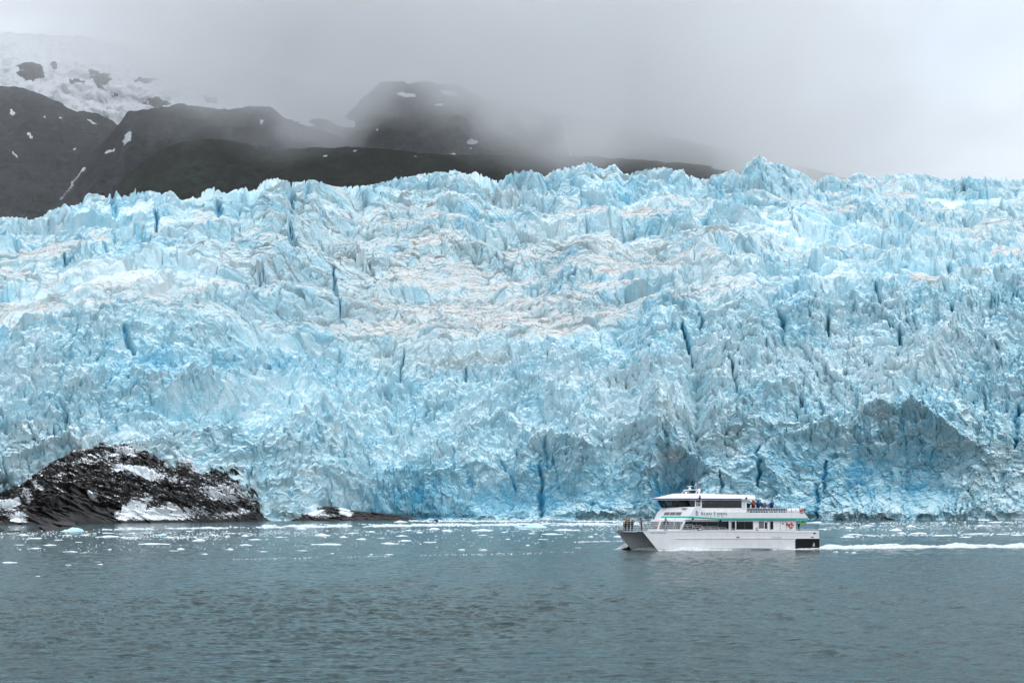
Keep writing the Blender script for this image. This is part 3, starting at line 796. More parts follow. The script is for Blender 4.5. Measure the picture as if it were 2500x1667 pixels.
    blue -= bump(2050, 900, 330, 90, 0.24) + bump(200, 650, 260, 80, 0.12) + bump(2350, 560, 260, 90, 0.06) + bump(60, 900, 70, 70, 0.2)
    band = perlin(X / 90, Zb_ / 2.2 + 1.5 * wx, 141) * 0.07
    blue = np.clip(blue + band * lower, 0, 1)
    dreg = sstep(-0.15, 0.32, fbm(X / 150, s / 60, 151, 3) + 0.30)
    dirt = sstep(0.05, 0.7, crust) * (0.34 + 0.66 * calm) * dreg * fall
    dirt += (bump(1180, 780, 360, 60, 0.8) + bump(900, 600, 260, 50, 0.45) + bump(1500, 640, 300, 40, 0.45) + bump(340, 710, 200, 45, 0.3)) * (0.3 + 0.7 * crust) * fall
    dirt += bump(1130, 885, 160, 20, 0.35) + bump(1640, 1112, 20, 9, 0.5)
    streak = sstep(-0.1, 0.45, fbm((X + 0.5 * s) / 26 + wx * 0.04, (s - 0.25 * X) / 2.6 + wy * 0.15, 161, 4))
    silt = np.clip(dirt * 1.5 * streak + 0.7 * np.exp(-(eb / 0.05)**2) * fall * dreg + 0.5 * np.exp(-(ed / 0.07)**2) * fall * (0.35 + 0.65 * dreg) * sstep(-.1, .3, grain), 0, 0.85)
    dirt = np.clip(dirt * 1.8, 0, 0.95)
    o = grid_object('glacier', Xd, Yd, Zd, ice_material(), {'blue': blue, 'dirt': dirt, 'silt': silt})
    return tag(o, 'huge pale blue tidewater glacier with crevassed face rising behind the boat', 'glacier')
glacier()
# ---------------------------------------------------------------- mountains, cloud
def rock_material(name, base, veg, snow=True):
    b = NB(name)
    p = b.pos()
    n = b.noise(b.pos((1, .4, .35)), 0.012, 9, 0.68, 0.8)
    n2 = b.noise(b.pos((1, 1, 1)), 0.06, 6, 0.7)
    c = b.mix(b.ramp(n, [(0.40, 0.0), (0.58, 1.0)]), tuple(v * 1.35 for v in base), tuple(v * .8 for v in veg))
    c = b.mix(b.ramp(n2, [(0.35, 0.0), (0.62, 0.85)]), c, tuple(v * 0.35 for v in base))
    if snow:
        sn = b.attr('snow')
        n3 = b.noise(b.pos((1, 1, 1)), 0.016, 9, 0.72, 0.5)
        m = b.math('ADD', sn, b.math('MULTIPLY', b.math('SUBTRACT', n3, 0.5), 1.7))
        m = b.ramp(m, [(0.48, 0.0), (0.52, 1.0)])
        c = b.mix(m, c, (0.86, 0.89, 0.93))
    b.color(c); b.set(Roughness=0.95)
    b.bsdf.inputs['Specular IOR Level'].default_value = 0.1
    b.link(b.bump(n2, 1.0, 22.0), b.bsdf.inputs['Normal'])
    return b.m

GROUND = []
def on_slope(px, py):
    best = None
    for PX, RW, X_, Y_, Z_ in GROUND:
        d = (PX - px)**2 + (RW - py)**2; i = np.unravel_index(d.argmin(), d.shape)
        if d[i] < 60 and (best is None or Y_[i] < best.y): best = Vector((float(X_[i]), float(Y_[i]), float(Z_[i])))
    return best

def mountain(name, line, Y, run, mat, seed, rough=30, spots=(), base_row=560, snowf=None):
    """a ridge: crest line traced in photograph pixels at distance Y, front slope running down towards the camera"""
    px = np.linspace(line[0][0], line[-1][0], 300 if QUICK else 800)
    rows = np.interp(px, *zip(*line))
    x_ = xat(px, rows, Y); zc = zat(rows, Y)
    nr = 120 if QUICK else 300
    t = np.concatenate([np.linspace(0, 1, nr), np.linspace(1.02, 1.6, 24)])[:, None]
    zb = -20.0
    front = np.clip(t, 0, 1)
    Yg = Y - run * (1 - front) + np.clip(t - 1, 0, 1) * run
    Zg = zb + (zc[None, :] - zb) * front**0.85 - np.clip(t - 1, 0, 1) * (zc[None, :] - zb) * 0.9
    Xg = x_[None, :] * (Yg / Y)
    amp = rough * np.clip(np.abs(1 - t) * 4, 0.06, 1)
    gul = fbm(Xg / 190 + 0.3 * Yg / 300, Yg / 700, seed, 6, 0.55, True) * amp * 1.6 + fbm(Xg / 60, Yg / 90, seed + 5, 5, 0.55) * amp * 0.6
    jag = fbm(Xg / 45, Yg / 45, seed + 9, 5, 0.62, True) * rough * 0.22 + (facets(Xg / 90, Yg / 90, seed + 12, 1.5)[0] - .5) * rough * .35 * np.clip(np.abs(1 - t) * 6, 0.35, 1)
    Zg = Zg + gul + jag
    Yg = Yg + fbm(Xg / 120, Zg / 90, seed + 3, 5, 0.55, True) * amp * 1.5
    PXg = 1250 + Xg / Yg * F * CP
    ROW = 1244 - (Zg - CAMH) / Yg * F
    GROUND.append((PXg, ROW, Xg, Yg, Zg))
    snow = np.zeros(Xg.shape, np.float32)
    snow = 0.62 * sstep(0.25, 0.5, -fbm(Xg / 70 + 0.004 * Zg, Zg / 260, seed + 41, 4, 0.6, True)) * sstep(0.45, 0.9, front + 0 * Xg) * sstep(0.0, 0.35, fbm(Xg / 260, Yg / 260, seed + 43, 2))
    if snowf: snow = snowf(PXg, ROW, Xg, Yg, Zg)
    wpx = PXg + 9 * fbm(PXg / 16, ROW / 9, seed + 31, 4, 0.6); wpy = ROW + 5 * fbm(PXg / 14, ROW / 10, seed + 37, 4, 0.6)
    for (cx, cy, wx_, wy_, ang, amp_) in spots:
        ca, sa = math.cos(math.radians(ang)), math.sin(math.radians(ang))
        dx = (wpx - cx) * ca + (wpy - cy) * sa; dy = -(wpx - cx) * sa + (wpy - cy) * ca
        snow = np.maximum(snow, amp_ * np.exp(-(dx / wx_)**2 - (dy / wy_)**2))
    o = grid_object(name, Xg, Yg, Zg, mat, {'snow': snow}, smooth=True)
    return tag(o, kind='structure')

grey_rock = rock_material('mountain_rock', (0.062, 0.066, 0.070), (0.036, 0.041, 0.038))
green_rock = rock_material('mountain_green_rock', (0.042, 0.048, 0.038), (0.028, 0.036, 0.022))

mountain('green_foothill', [(-400, 700), (150, 620), (250, 510), (300, 440), (350, 395), (400, 365), (450, 346), (540, 345), (600, 352), (660, 368), (740, 366),
          (850, 362), (960, 372), (1080, 380), (1200, 384), (1400, 385), (1650, 400), (1850, 430), (2000, 520), (2300, 700)], 2700, 700, green_rock, 801, 14,
         spots=[(862, 358, 8, 3, 0, .9), (790, 372, 10, 3, -10, .9), (1012, 372, 7, 2, 0, .7)])
mountain('left_mountain', [(-900, 330), (-500, 250), (-200, 222), (0, 216), (60, 218), (120, 245), (180, 272), (240, 285), (275, 300), (300, 322), (360, 400), (450, 520), (600, 700)],
         3750, 900, grey_rock, 811, 26,
         spots=[(15, 263, 7, 12, -30, .9), (57, 318, 4, 14, -35, .8), (22, 366, 4, 14, -40, .8), (170, 355, 6, 4, 0, .8), (135, 275, 5, 3, 0, .8), (95, 272, 3, 6, 0, .8), (210, 284, 14, 4, 25, .9), (284, 322, 14, 34, 20, 1.2)])
mountain('middle_mountain', [(60, 640), (140, 500), (200, 415), (250, 356), (285, 318), (310, 280), (380, 272), (440, 262), (500, 268), (560, 274), (600, 263), (660, 268), (700, 292), (760, 315), (860, 350), (1100, 420), (1500, 520)],
         3250, 900, grey_rock, 821, 26, spots=[(630, 285, 5, 9, 0, .9), (262, 358, 18, 5, -20, 1.0), (300, 325, 9, 26, 30, .9)])
mountain('dark_peak', [(300, 420), (500, 360), (700, 308), (760, 300), (840, 292), (880, 250), (930, 208), (970, 204), (1040, 203), (1120, 214), (1180, 250), (1300, 270), (1420, 290), (1550, 315), (1700, 350), (1900, 400), (2200, 470), (2800, 640)],
         3900, 1300, grey_rock, 831, 34,
         spots=[(985, 216, 30, 6, 8, 1.0), (1095, 212, 26, 7, 8, 1.0), (1073, 242, 14, 3, 0, .9), (1147, 336, 22, 7, 0, 1.1), (1105, 367, 12, 3, 0, .9), (1150, 350, 16, 3, -30, .8),
                (920, 305, 7, 4, 0, .9), (830, 285, 40, 14, 15, 1.1), (740, 290, 25, 8, 10, .9), (1380, 300, 6, 4, 0, .7)])
def field(PX, RW, X_, Y_, Z_):
    s = np.full(PX.shape, 1.1, np.float32)
    PX = PX + 34 * fbm(PX / 40, RW / 20, 861, 5, 0.62); RW = RW + 16 * fbm(PX / 34, RW / 22, 867, 5, 0.62)
    for (cx, cy, wx_, wy_) in ((60, 158, 38, 26), (232, 182, 26, 26), (165, 182, 22, 8), (370, 237, 36, 14), (505, 230, 18, 9), (110, 142, 10, 12), (340, 180, 34, 8), (205, 160, 10, 8), (5, 204, 20, 5), (260, 217, 10, 5)):
        s = np.minimum(s, 1.1 - 1.3 * np.exp(-((PX - cx) / wx_)**2 - ((RW - cy) / wy_)**2))
    return s
mountain('snowfield_mountain', [(-1200, 150), (-300, 90), (0, 80), (200, 95), (400, 130), (600, 175), (800, 215), (1000, 260), (1300, 330), (1800, 500)],
         4700, 1300, grey_rock, 841, 40, snowf=field)

# a stream falling down the cleft between the left and the middle mountain
def stream(name, pts, Y, label, width):
    b = NB(name + '_water'); n = b.noise(b.pos(), 0.06, 5, 0.7)
    b.color(b.mix(n, (0.5, 0.53, 0.56), (0.85, 0.87, 0.9))); b.set(Roughness=0.6)
    rnd = random.Random(5); bm = bmesh.new(); prev = None
    fine = []
    for (x0, y0), (x1, y1) in zip(pts, pts[1:]):
        for k in range(4): fine.append((x0 + (x1 - x0) * k / 4 + rnd.uniform(-1.2, 1.2), y0 + (y1 - y0) * k / 4))
    Ys = [on_slope(x, y).y if on_slope(x, y) else Y for x, y in fine]
    for i, (x, y) in enumerate(fine):
        yy = min(Ys[max(0, i - 2):i + 3]) - 5
        c = at(x, y, yy); w = width * rnd.uniform(0.25, 1.2) * yy / 2500
        ring = [bm.verts.new(c + Vector(d)) for d in ((-w, 0, 0), (-w * .4, -w * .8, 0), (w * .4, -w * .8, 0), (w, 0, 0), (0, w * .8, 0))]
        if prev:
            for k in range(5):
                bm.faces.new((prev[k], prev[(k + 1) % 5], ring[(k + 1) % 5], ring[k]))
        prev = ring
    me = bpy.data.meshes.new(name); bm.to_mesh(me); bm.free(); me.materials.append(b.m)
    o = bpy.data.objects.new(name, me); C.objects.link(o)
    tag(o, label, 'waterfall')
stream('waterfall', [(206, 409), (200, 420), (192, 428), (187, 436), (178, 444), (175, 455), (168, 466), (160, 474), (152, 482), (146, 490)], 2080, 'thin white waterfall on the dark slope at the left above the glacier', 2.6)

def cloud():
    m = bpy.data.materials.new('cloud'); m.use_nodes = True
    nt = m.node_tree; N, L = nt.nodes, nt.links
    N.remove(N['Principled BSDF'])
    vol = N.new('ShaderNodeVolumePrincipled')
    vol.inputs['Color'].default_value = (0.993, 0.997, 1.0, 1)
    vol.inputs['Anisotropy'].default_value = 0.0
    g = N.new('ShaderNodeNewGeometry')
    sep = N.new('ShaderNodeSeparateXYZ'); L.new(g.outputs['Position'], sep.inputs[0])
    def M(op, a, b=0.0, c=None, clamp=False):
        n = N.new('ShaderNodeMath'); n.operation = op; n.use_clamp = clamp
        for s_, v in zip(n.inputs, (a, b, c)):
            if v is None: continue
            if hasattr(v, 'is_output'): L.new(v, s_)
            else: s_.default_value = v
        return n.outputs[0]
    mp = N.new('ShaderNodeMapping'); mp.inputs['Scale'].default_value = (1, 0.8, 1.5)
    L.new(g.outputs['Position'], mp.inputs['Vector'])
    nz = N.new('ShaderNodeTexNoise'); nz.inputs['Scale'].default_value = 0.0022; nz.inputs['Detail'].default_value = 3.5; nz.inputs['Roughness'].default_value = 0.5
    L.new(mp.outputs['Vector'], nz.inputs['Vector'])
    X_, Y_, Z_ = sep.outputs
    # the cloud base: high over the left, dropping to the right of the dark peak
    base = N.new('ShaderNodeFloatCurve')
    xr = M('MULTIPLY_ADD', M('DIVIDE', X_, Y_), 1.0 / 0.7, 0.5, clamp=True)      # bearing, 0..1
    L.new(xr, base.inputs['Value'])
    cu = base.mapping.curves[0]
    pts = CLOUD_BASE
    while len(cu.points) < len(pts): cu.points.new(0.5, 0.5)
    for p_, (a, b_) in zip(cu.points, pts): p_.location = (a, b_)
    base.mapping.update()
    bz = M('MULTIPLY', base.outputs[0], 1400.0)
    # normalise height to the distance of the dark peak
    zn = M('SUBTRACT', M('MULTIPLY', M('DIVIDE', Z_, Y_), 4300.0), bz)
    zn = M('ADD', zn, M('MULTIPLY', M('SUBTRACT', nz.outputs['Fac'], 0.5), 900.0))
    thick = N.new('ShaderNodeFloatCurve'); L.new(xr, thick.inputs['Value'])
    cu = thick.mapping.curves[0]
    while len(cu.points) < len(CLOUD_THICK): cu.points.new(0.5, 0.5)
    for p_, (a, b_) in zip(cu.points, CLOUD_THICK): p_.location = (a, b_)
    thick.mapping.update()
    d = M('MULTIPLY', M('MULTIPLY_ADD', zn, 1.0 / 170.0, 0.0, clamp=True), M('MULTIPLY', thick.outputs[0], 0.0052))
    nz2 = N.new('ShaderNodeTexNoise'); nz2.inputs['Scale'].default_value = 0.0042; nz2.inputs['Detail'].default_value = 3.0; nz2.inputs['Roughness'].default_value = 0.55; nz2.inputs['Distortion'].default_value = 0.6
    L.new(mp.outputs['Vector'], nz2.inputs['Vector'])
    d = M('MULTIPLY', d, M('MULTIPLY_ADD', M('SUBTRACT', nz2.outputs['Fac'], 0.42), 8.0, 0.0, clamp=True))
    d = M('ADD', d, 0.00009)
    L.new(d, vol.inputs['Density'])
    L.new(vol.outputs[0], N['Material Output'].inputs['Volume'])
    me = bpy.data.meshes.new('cloud')
    # a wedge of air behind the glacier crest
    v = []
    for (yy, w, zl, zh) in ((1850, 1400, -30, 1300), (4900, 3400, -30, 1750)):
        v += [(-w, yy, zl), (w, yy, zl), (w, yy, zh), (-w, yy, zh)]
    f = [(0, 1, 2, 3), (7, 6, 5, 4), (4, 5, 1, 0), (3, 2, 6, 7), (0, 3, 7, 4), (5, 6, 2, 1)]
    me.from_pydata(v, [], f); me.materials.append(m)
    o = bpy.data.objects.new('cloud', me); C.objects.link(o)
    tag(o, kind='stuff')
    m.cycles.volume_step_rate = 1.0
CLOUD_BASE = [(0.0, 0.76), (0.14, 0.76), (0.28, 0.72), (0.35, 0.72), (0.41, 0.735), (0.47, 0.735), (0.54, 0.69), (0.62, 0.67), (0.68, 0.61), (0.76, 0.34), (1.0, 0.15)]
CLOUD_THICK = [(0.0, 0.08), (0.11, 0.12), (0.22, 0.50), (0.42, 1.0), (0.66, 1.0), (0.72, 0.55), (0.80, 0.16), (1.0, 0.05)]
cloud()

stream('waterfall', [(1374, 300), (1379, 312), (1382, 324), (1386, 338), (1385, 350), (1390, 362), (1394, 374), (1396, 384)], 2950, 'faint thin waterfall on the dark slope under the cloud above the middle of the glacier', 1.8)
# ---------------------------------------------------------------- the tour boat
class MB:
    """collects shapes in one mesh"""
    def __init__(self): self.v = []; self.f = []; self.mi = []; self.cur = 0
    def add(self, vs, fs):
        o = len(self.v); self.v += [tuple(q) for q in vs]
        for f in fs: self.f.append(tuple(i + o for i in f)); self.mi.append(self.cur)
        return self
    def box(self, a, b):
        (x0, y0, z0), (x1, y1, z1) = a, b
        x0, x1 = min(x0, x1), max(x0, x1); y0, y1 = min(y0, y1), max(y0, y1); z0, z1 = min(z0, z1), max(z0, z1)
        return self.add([(x0, y0, z0), (x1, y0, z0), (x1, y1, z0), (x0, y1, z0), (x0, y0, z1), (x1, y0, z1), (x1, y1, z1), (x0, y1, z1)],
                        [(0, 3, 2, 1), (4, 5, 6, 7), (0, 1, 5, 4), (1, 2, 6, 5), (2, 3, 7, 6), (3, 0, 4, 7)])
    def loft(self, A, B, cap=True):
        """two rings of equal length joined by a skin"""
        n = len(A); fs = [(i, (i + 1) % n, n + (i + 1) % n, n + i) for i in range(n)]
        if cap: fs += [tuple(range(n - 1, -1, -1)), tuple(range(n, 2 * n))]
        return self.add(list(A) + list(B), fs)
    def prism(self, poly, y0, y1):
        """outline in x,z swept across y"""
        return self.loft([(x, y0, z) for x, z in poly], [(x, y1, z) for x, z in poly])
    def plan(self, poly, z0, z1):
        return self.loft([(x, y, z0) for x, y in poly], [(x, y, z1) for x, y in poly])
    def tube(self, p, q, r=0.03, n=6, r2=None):
        p, q = Vector(p), Vector(q); d = (q - p)
        if d.length < 1e-6: return self
        d.normalize(); a = d.orthogonal().normalized(); b = d.cross(a)
        r2 = r if r2 is None else r2
        R = lambda c, rr: [c + (a * math.cos(t) + b * math.sin(t)) * rr for t in (2 * math.pi * k / n for k in range(n))]
        return self.loft(R(p, r), R(q, r2))
    def path(self, pts, r=0.03, n=6):
        for p, q in zip(pts, pts[1:]): self.tube(p, q, r, n)
        return self
    def ball(self, c, r, seg=12, rings=8, sq=(1, 1, 1)):
        vs = [(c[0], c[1], c[2] - r * sq[2])]
        for i in range(1, rings):
            t = math.pi * i / rings
            for k in range(seg):
                a = 2 * math.pi * k / seg
                vs.append((c[0] + r * sq[0] * math.sin(t) * math.cos(a), c[1] + r * sq[1] * math.sin(t) * math.sin(a), c[2] - r * sq[2] * math.cos(t)))
        vs.append((c[0], c[1], c[2] + r * sq[2]))
        fs = [(0, 1 + (k + 1) % seg, 1 + k) for k in range(seg)]
        for i in range(rings - 2):
            for k in range(seg):
                a = 1 + i * seg; fs.append((a + k, a + (k + 1) % seg, a + seg + (k + 1) % seg, a + seg + k))
        e = 1 + (rings - 2) * seg; top = len(vs) - 1
        fs += [(e + k, e + (k + 1) % seg, top) for k in range(seg)]
        return self.add(vs, fs)
    def torus(self, c, R, r, axis='y', n=20, m=8):
        vs = []
        for i in range(n):
            a = 2 * math.pi * i / n
            for j in range(m):
                b = 2 * math.pi * j / m
                u, w, h = (R + r * math.cos(b)) * math.cos(a), (R + r * math.cos(b)) * math.sin(a), r * math.sin(b)
                vs.append((c[0] + u, c[1] + h, c[2] + w) if axis == 'y' else (c[0] + u, c[1] + w, c[2] + h))
        fs = [(i * m + j, ((i + 1) % n) * m + j, ((i + 1) % n) * m + (j + 1) % m, i * m + (j + 1) % m) for i in range(n) for j in range(m)]
        return self.add(vs, fs)
    def build(self, name, mat, parent=None, label=None, smooth=False, bevel=0.0):
        me = bpy.data.meshes.new(name)
        me.from_pydata(self.v, [], self.f)
        mats = mat if isinstance(mat, (list, tuple)) else [mat]
        for m in mats: me.materials.append(m)
        me.polygons.foreach_set('material_index', self.mi)
        bm = bmesh.new(); bm.from_mesh(me)
        bmesh.ops.recalc_face_normals(bm, faces=bm.faces)
        bm.to_mesh(me); bm.free()
        if smooth: me.polygons.foreach_set('use_smooth', [True] * len(me.polygons))
        o = bpy.data.objects.new(name, me); C.objects.link(o); o.parent = parent
        if bevel:
            b = o.modifiers.new('bevel', 'BEVEL'); b.width = bevel; b.segments = 2; b.limit_method = 'ANGLE'
        if label: o['label'] = label
        return o

def hull_paint(name, col, rough=0.35, stain=0.25):
    b = NB(name)
    g = b.node('ShaderNodeTexCoord')
    n = b.noise(g.outputs['Object'], 0.9, 5, 0.6)
    mp = b.N.new('ShaderNodeMapping'); mp.inputs['Scale'].default_value = (2.2, 2.2, 0.25)
    b.link(g.outputs['Object'], mp.inputs['Vector'])
    n2 = b.noise(mp.outputs['Vector'], 1.0, 5, 0.65)
    c = b.mix(b.ramp(n, [(0.35, 0.0), (0.75, stain)]), col, tuple(v * 0.72 for v in col))
    c = b.mix(b.ramp(n2, [(0.55, 0.0), (0.8, stain)]), c, (0.42, 0.38, 0.33))
    sx = b.N.new('ShaderNodeSeparateXYZ'); b.link(g.outputs['Object'], sx.inputs[0])
    seam = b.math('LESS_THAN', b.math('FRACT', b.math('MULTIPLY', sx.outputs[0], 0.41)), 0.014)
    c = b.mix(b.math('MULTIPLY', seam, 0.3), c, (0.3, 0.3, 0.3))
    b.color(c); b.set(Roughness=rough)
    b.link(b.bump(n, 0.12, 0.05), b.bsdf.inputs['Normal'])
    return b.m

def glass_material():
    b = NB('tinted_glass')
    tr = b.node('ShaderNodeBsdfTransparent'); tr.inputs[0].default_value = (0.30, 0.37, 0.37, 1)
    gl = b.node('ShaderNodeBsdfGlossy', Roughness=0.03); gl.inputs[0].default_value = (0.9, 0.95, 1, 1)
    fr = b.node('ShaderNodeFresnel', IOR=1.5)
    mx = b.node('ShaderNodeMixShader')
    b.link(fr.outputs[0], mx.inputs[0]); b.link(tr.outputs[0], mx.inputs[1]); b.link(gl.outputs[0], mx.inputs[2])
    b.link(mx.outputs[0], b.out.inputs['Surface'])
    return b.m

M_WHITE = hull_paint('white_paint', (0.80, 0.805, 0.81))
M_HULL = hull_paint('hull_aluminium_paint', (0.74, 0.745, 0.75), 0.32, 0.35)
M_DECK = plain('deck_grey', (0.33, 0.35, 0.36), 0.8)
M_DARK = plain('dark_glass', (0.006, 0.009, 0.011), 0.06, spec=0.25)
M_GREYG = plain('grey_glass', (0.13, 0.14, 0.15), 0.12)
M_GLASS = glass_material()
M_BLACK = plain('black_rubber', (0.008, 0.009, 0.011), 0.7, spec=0.2)
M_NAVY = plain('navy_paint', (0.02, 0.035, 0.20), 0.35)
M_TEAL = plain('teal_paint', (0.015, 0.40, 0.33), 0.35)
M_LTEAL = plain('letter_teal', (0.01, 0.17, 0.19), 0.4)
M_RED = plain('red_paint', (0.55, 0.035, 0.02), 0.45)
M_STEEL = plain('rail_metal', (0.72, 0.73, 0.74), 0.35, 0.2)
M_INNER = plain('cabin_inside', (0.03, 0.03, 0.035), 0.8)
M_SEAT = plain('seat_blue', (0.015, 0.025, 0.09), 0.7)
M_BOOT = plain('boot_blue', (0.01, 0.07, 0.17), 0.4)
M_CREST = plain('crest_purple_grey', (0.10, 0.10, 0.26), 0.5)

HB = 4.6
TH = math.radians(22)
Rz = Matrix.Rotation(math.pi + TH, 3, 'Z')
corner = on_water(1490 + 2225 / 4.356, 1160 + 783 / 4.356)
org = corner - Rz @ Vector((0, HB, 0))
RzI = Rz.transposed()
CAMP = Vector((0, 0, CAMH))

def loc(ux, uy, yl=HB):
    """local point of the boat on the plane y = yl seen at (ux, uy) of the enlarged view"""
    d = at(1490 + ux / 4.356, 1160 + uy / 4.356, 100.0) - CAMP
    dl = RzI @ d; cl = RzI @ (CAMP - org)
    k = (yl - cl.y) / dl.y
    return cl + dl * k

def lx(ux, yl=HB, uy=590): return loc(ux, uy, yl).x
def lz(uy, ux=1300, yl=HB): return loc(ux, uy, yl).z

boat = bpy.data.objects.new('tour_boat', None); C.objects.link(boat)
boat.location = org; boat.rotation_euler = (0, 0, math.pi + TH)
tag(boat, 'white two deck catamaran tour boat with teal stripe and people on its bow', 'tour boat')

ZD = lz(592, 1300)                      # main deck
XB = lx(345, HB, 590)                   # bow tip
XBW = lx(508, HB, 795)                  # stem at the water
XS = lx(2203, HB, 600)                  # stern at deck level
print('boat length', XB, 'deck', ZD, 'stem', XBW)

def hull():
    # stations of one demi hull: outer side flat, inner side closing to the stem; keel below water
    def ring(x, inner, s, top, out=HB):
        zk = -1.1
        return [(x, s * out, top), (x, s * out, 0.25), (x, s * (out - 0.25), -0.5), (x, s * (out + inner) / 2, zk), (x, s * (inner + 0.25), -0.5), (x, s * inner, 0.4), (x, s * inner, top)]
    mb = MB()
    for s in (1, -1):
        st = []
        for t in np.linspace(0, 1, 14):
            # stem line leans forward with height: build each ring sheared
            inner = HB - 0.05 - 2.55 * (1 - t**1.8)
            base = [(q[1], q[2]) for q in ring(0, inner, s, ZD)]
            xr = []
            for (yy, zz) in base:
                xe = XBW + (XB - XBW) * max(zz, -1.1) / ZD          # stem position at this height
                if zz < 0: xe = XBW + zz * 1.2
                xr.append((xe * t, yy, zz))
            st.append(xr)
        for a, b_ in zip(st, st[1:]): mb.loft(a, b_, cap=False)
        mb.add(st[0], [tuple(range(7))]); mb.add(st[-1], [tuple(range(7))])
    # bridge deck between the hulls, its underside rising to the bow
    zt = 1.35
    x1 = XB - 9.0
    mb.prism([(0.3, zt), (x1, zt), (XB - 4.0, ZD - 0.42), (XB - 0.02, ZD - 0.12), (XB - 0.02, ZD - 0.004), (0.3, ZD - 0.004)], -(HB - 2.2), HB - 2.2)
    mb.prism([(x1 + 4.0, ZD - 0.3), (XB - 0.3, ZD - 0.12), (XB - 0.05, ZD - 0.006), (x1 + 4.0, ZD - 0.006)], -(HB - 0.05), HB - 0.05)
    # keel wedge down the middle of the tunnel
    mb.loft([(x1 - 2, -1.3, zt), (x1 - 2, 1.3, zt), (x1 - 2, 0, 0.75)], [(XB - 3.5, -0.3, ZD - 0.35), (XB - 3.5, 0.3, ZD - 0.35), (XB - 3.5, 0, ZD - 0.6)])
    h = mb.build('hull', M_HULL, boat)
    d = MB().plan([(0.05, -HB + .06), (XB - 0.3, -HB + .06), (XB - 0.3, HB - .06), (0.05, HB - .06)], ZD, ZD + 0.03).build('deck', M_DECK, boat)
    # strakes and trims
    t = MB()
    def strip(pts, h_, proud=0.05, y=HB, m=None):
        m = m or t
        P = [loc(a, b_, y) for a, b_ in pts]
        for p, q in zip(P, P[1:]):
            m.loft([(p.x, y, p.z - h_ / 2), (p.x, y + proud, p.z - h_ / 2), (p.x, y + proud, p.z + h_ / 2), (p.x, y, p.z + h_ / 2)],
                   [(q.x, y, q.z - h_ / 2), (q.x, y + proud, q.z - h_ / 2), (q.x, y + proud, q.z + h_ / 2), (q.x, y, q.z + h_ / 2)])
    strip([(350, 593), (1200, 592), (2200, 604)], 0.11, 0.06)
    strip([(700, 670), (1400, 668), (2226, 668)], 0.09, 0.08)
    strip([(938, 764), (1500, 768), (1962, 776)], 0.07, 0.05)
    t.build('rubbing_strake', M_WHITE, h)
    s = MB(); strip([(1230, 794), (1500, 790), (1962, 790)], 0.16, 0.02, m=s); s.build('boot_stripe', M_BOOT, h)
    p0, p1 = loc(1966, 674), loc(2224, 782)
    pan = MB(); r = 0.35
    arc = [(p0.x - r + r * math.cos(a), p0.z - r + r * math.sin(a)) for a in np.linspace(0, math.pi / 2, 6)]
    pan.prism([(p1.x, 0.0), (p0.x, 0.0)] + arc + [(p1.x, p0.z)], HB + 0.004, HB + 0.05)
    pan.build('stern_fender_panel', M_BLACK, h)
    # white crest on the black panel, two small crests and ports
    c = loc(2162, 733, HB)
    MB().prism([(c.x - .16, c.z - .32), (c.x + .16, c.z - .32), (c.x + .20, c.z - .1), (c.x + .06, c.z + .12), (c.x + .02, c.z + .34), (c.x - .12, c.z + .22), (c.x - .2, c.z)], HB + .052, HB + .06).build('crest', plain('crest_grey', (0.35, 0.36, 0.4)), h)
    for (a, b_, w, hh) in ((1357, 658, .28, .10), (2148, 657, .26, .09)):
        q = loc(a, b_); MB().prism([(q.x - w, q.z - hh), (q.x + w, q.z - hh), (q.x + w, q.z + hh * .6), (q.x + w - .1, q.z + hh), (q.x - w + .1, q.z + hh), (q.x - w, q.z + hh * .6)], HB + .002, HB + .03).build('hull_port', M_GREYG, h)
    q = loc(1770, 662); MB().box((q.x - .85, HB, q.z - .03), (q.x + .85, HB + .04, q.z + .03)).build('hull_vent', M_GREYG, h)
    q = loc(2172, 614); MB().prism([(q.x - .22, q.z + .14), (q.x + .22, q.z + .14), (q.x + .2, q.z - .02), (q.x, q.z - .2), (q.x - .2, q.z - .02)], HB + .002, HB + .02).build('crest', M_BLACK, h)
    # slanted transom corner, sloping bulwark
    return h, strip
HULL, strip = hull()

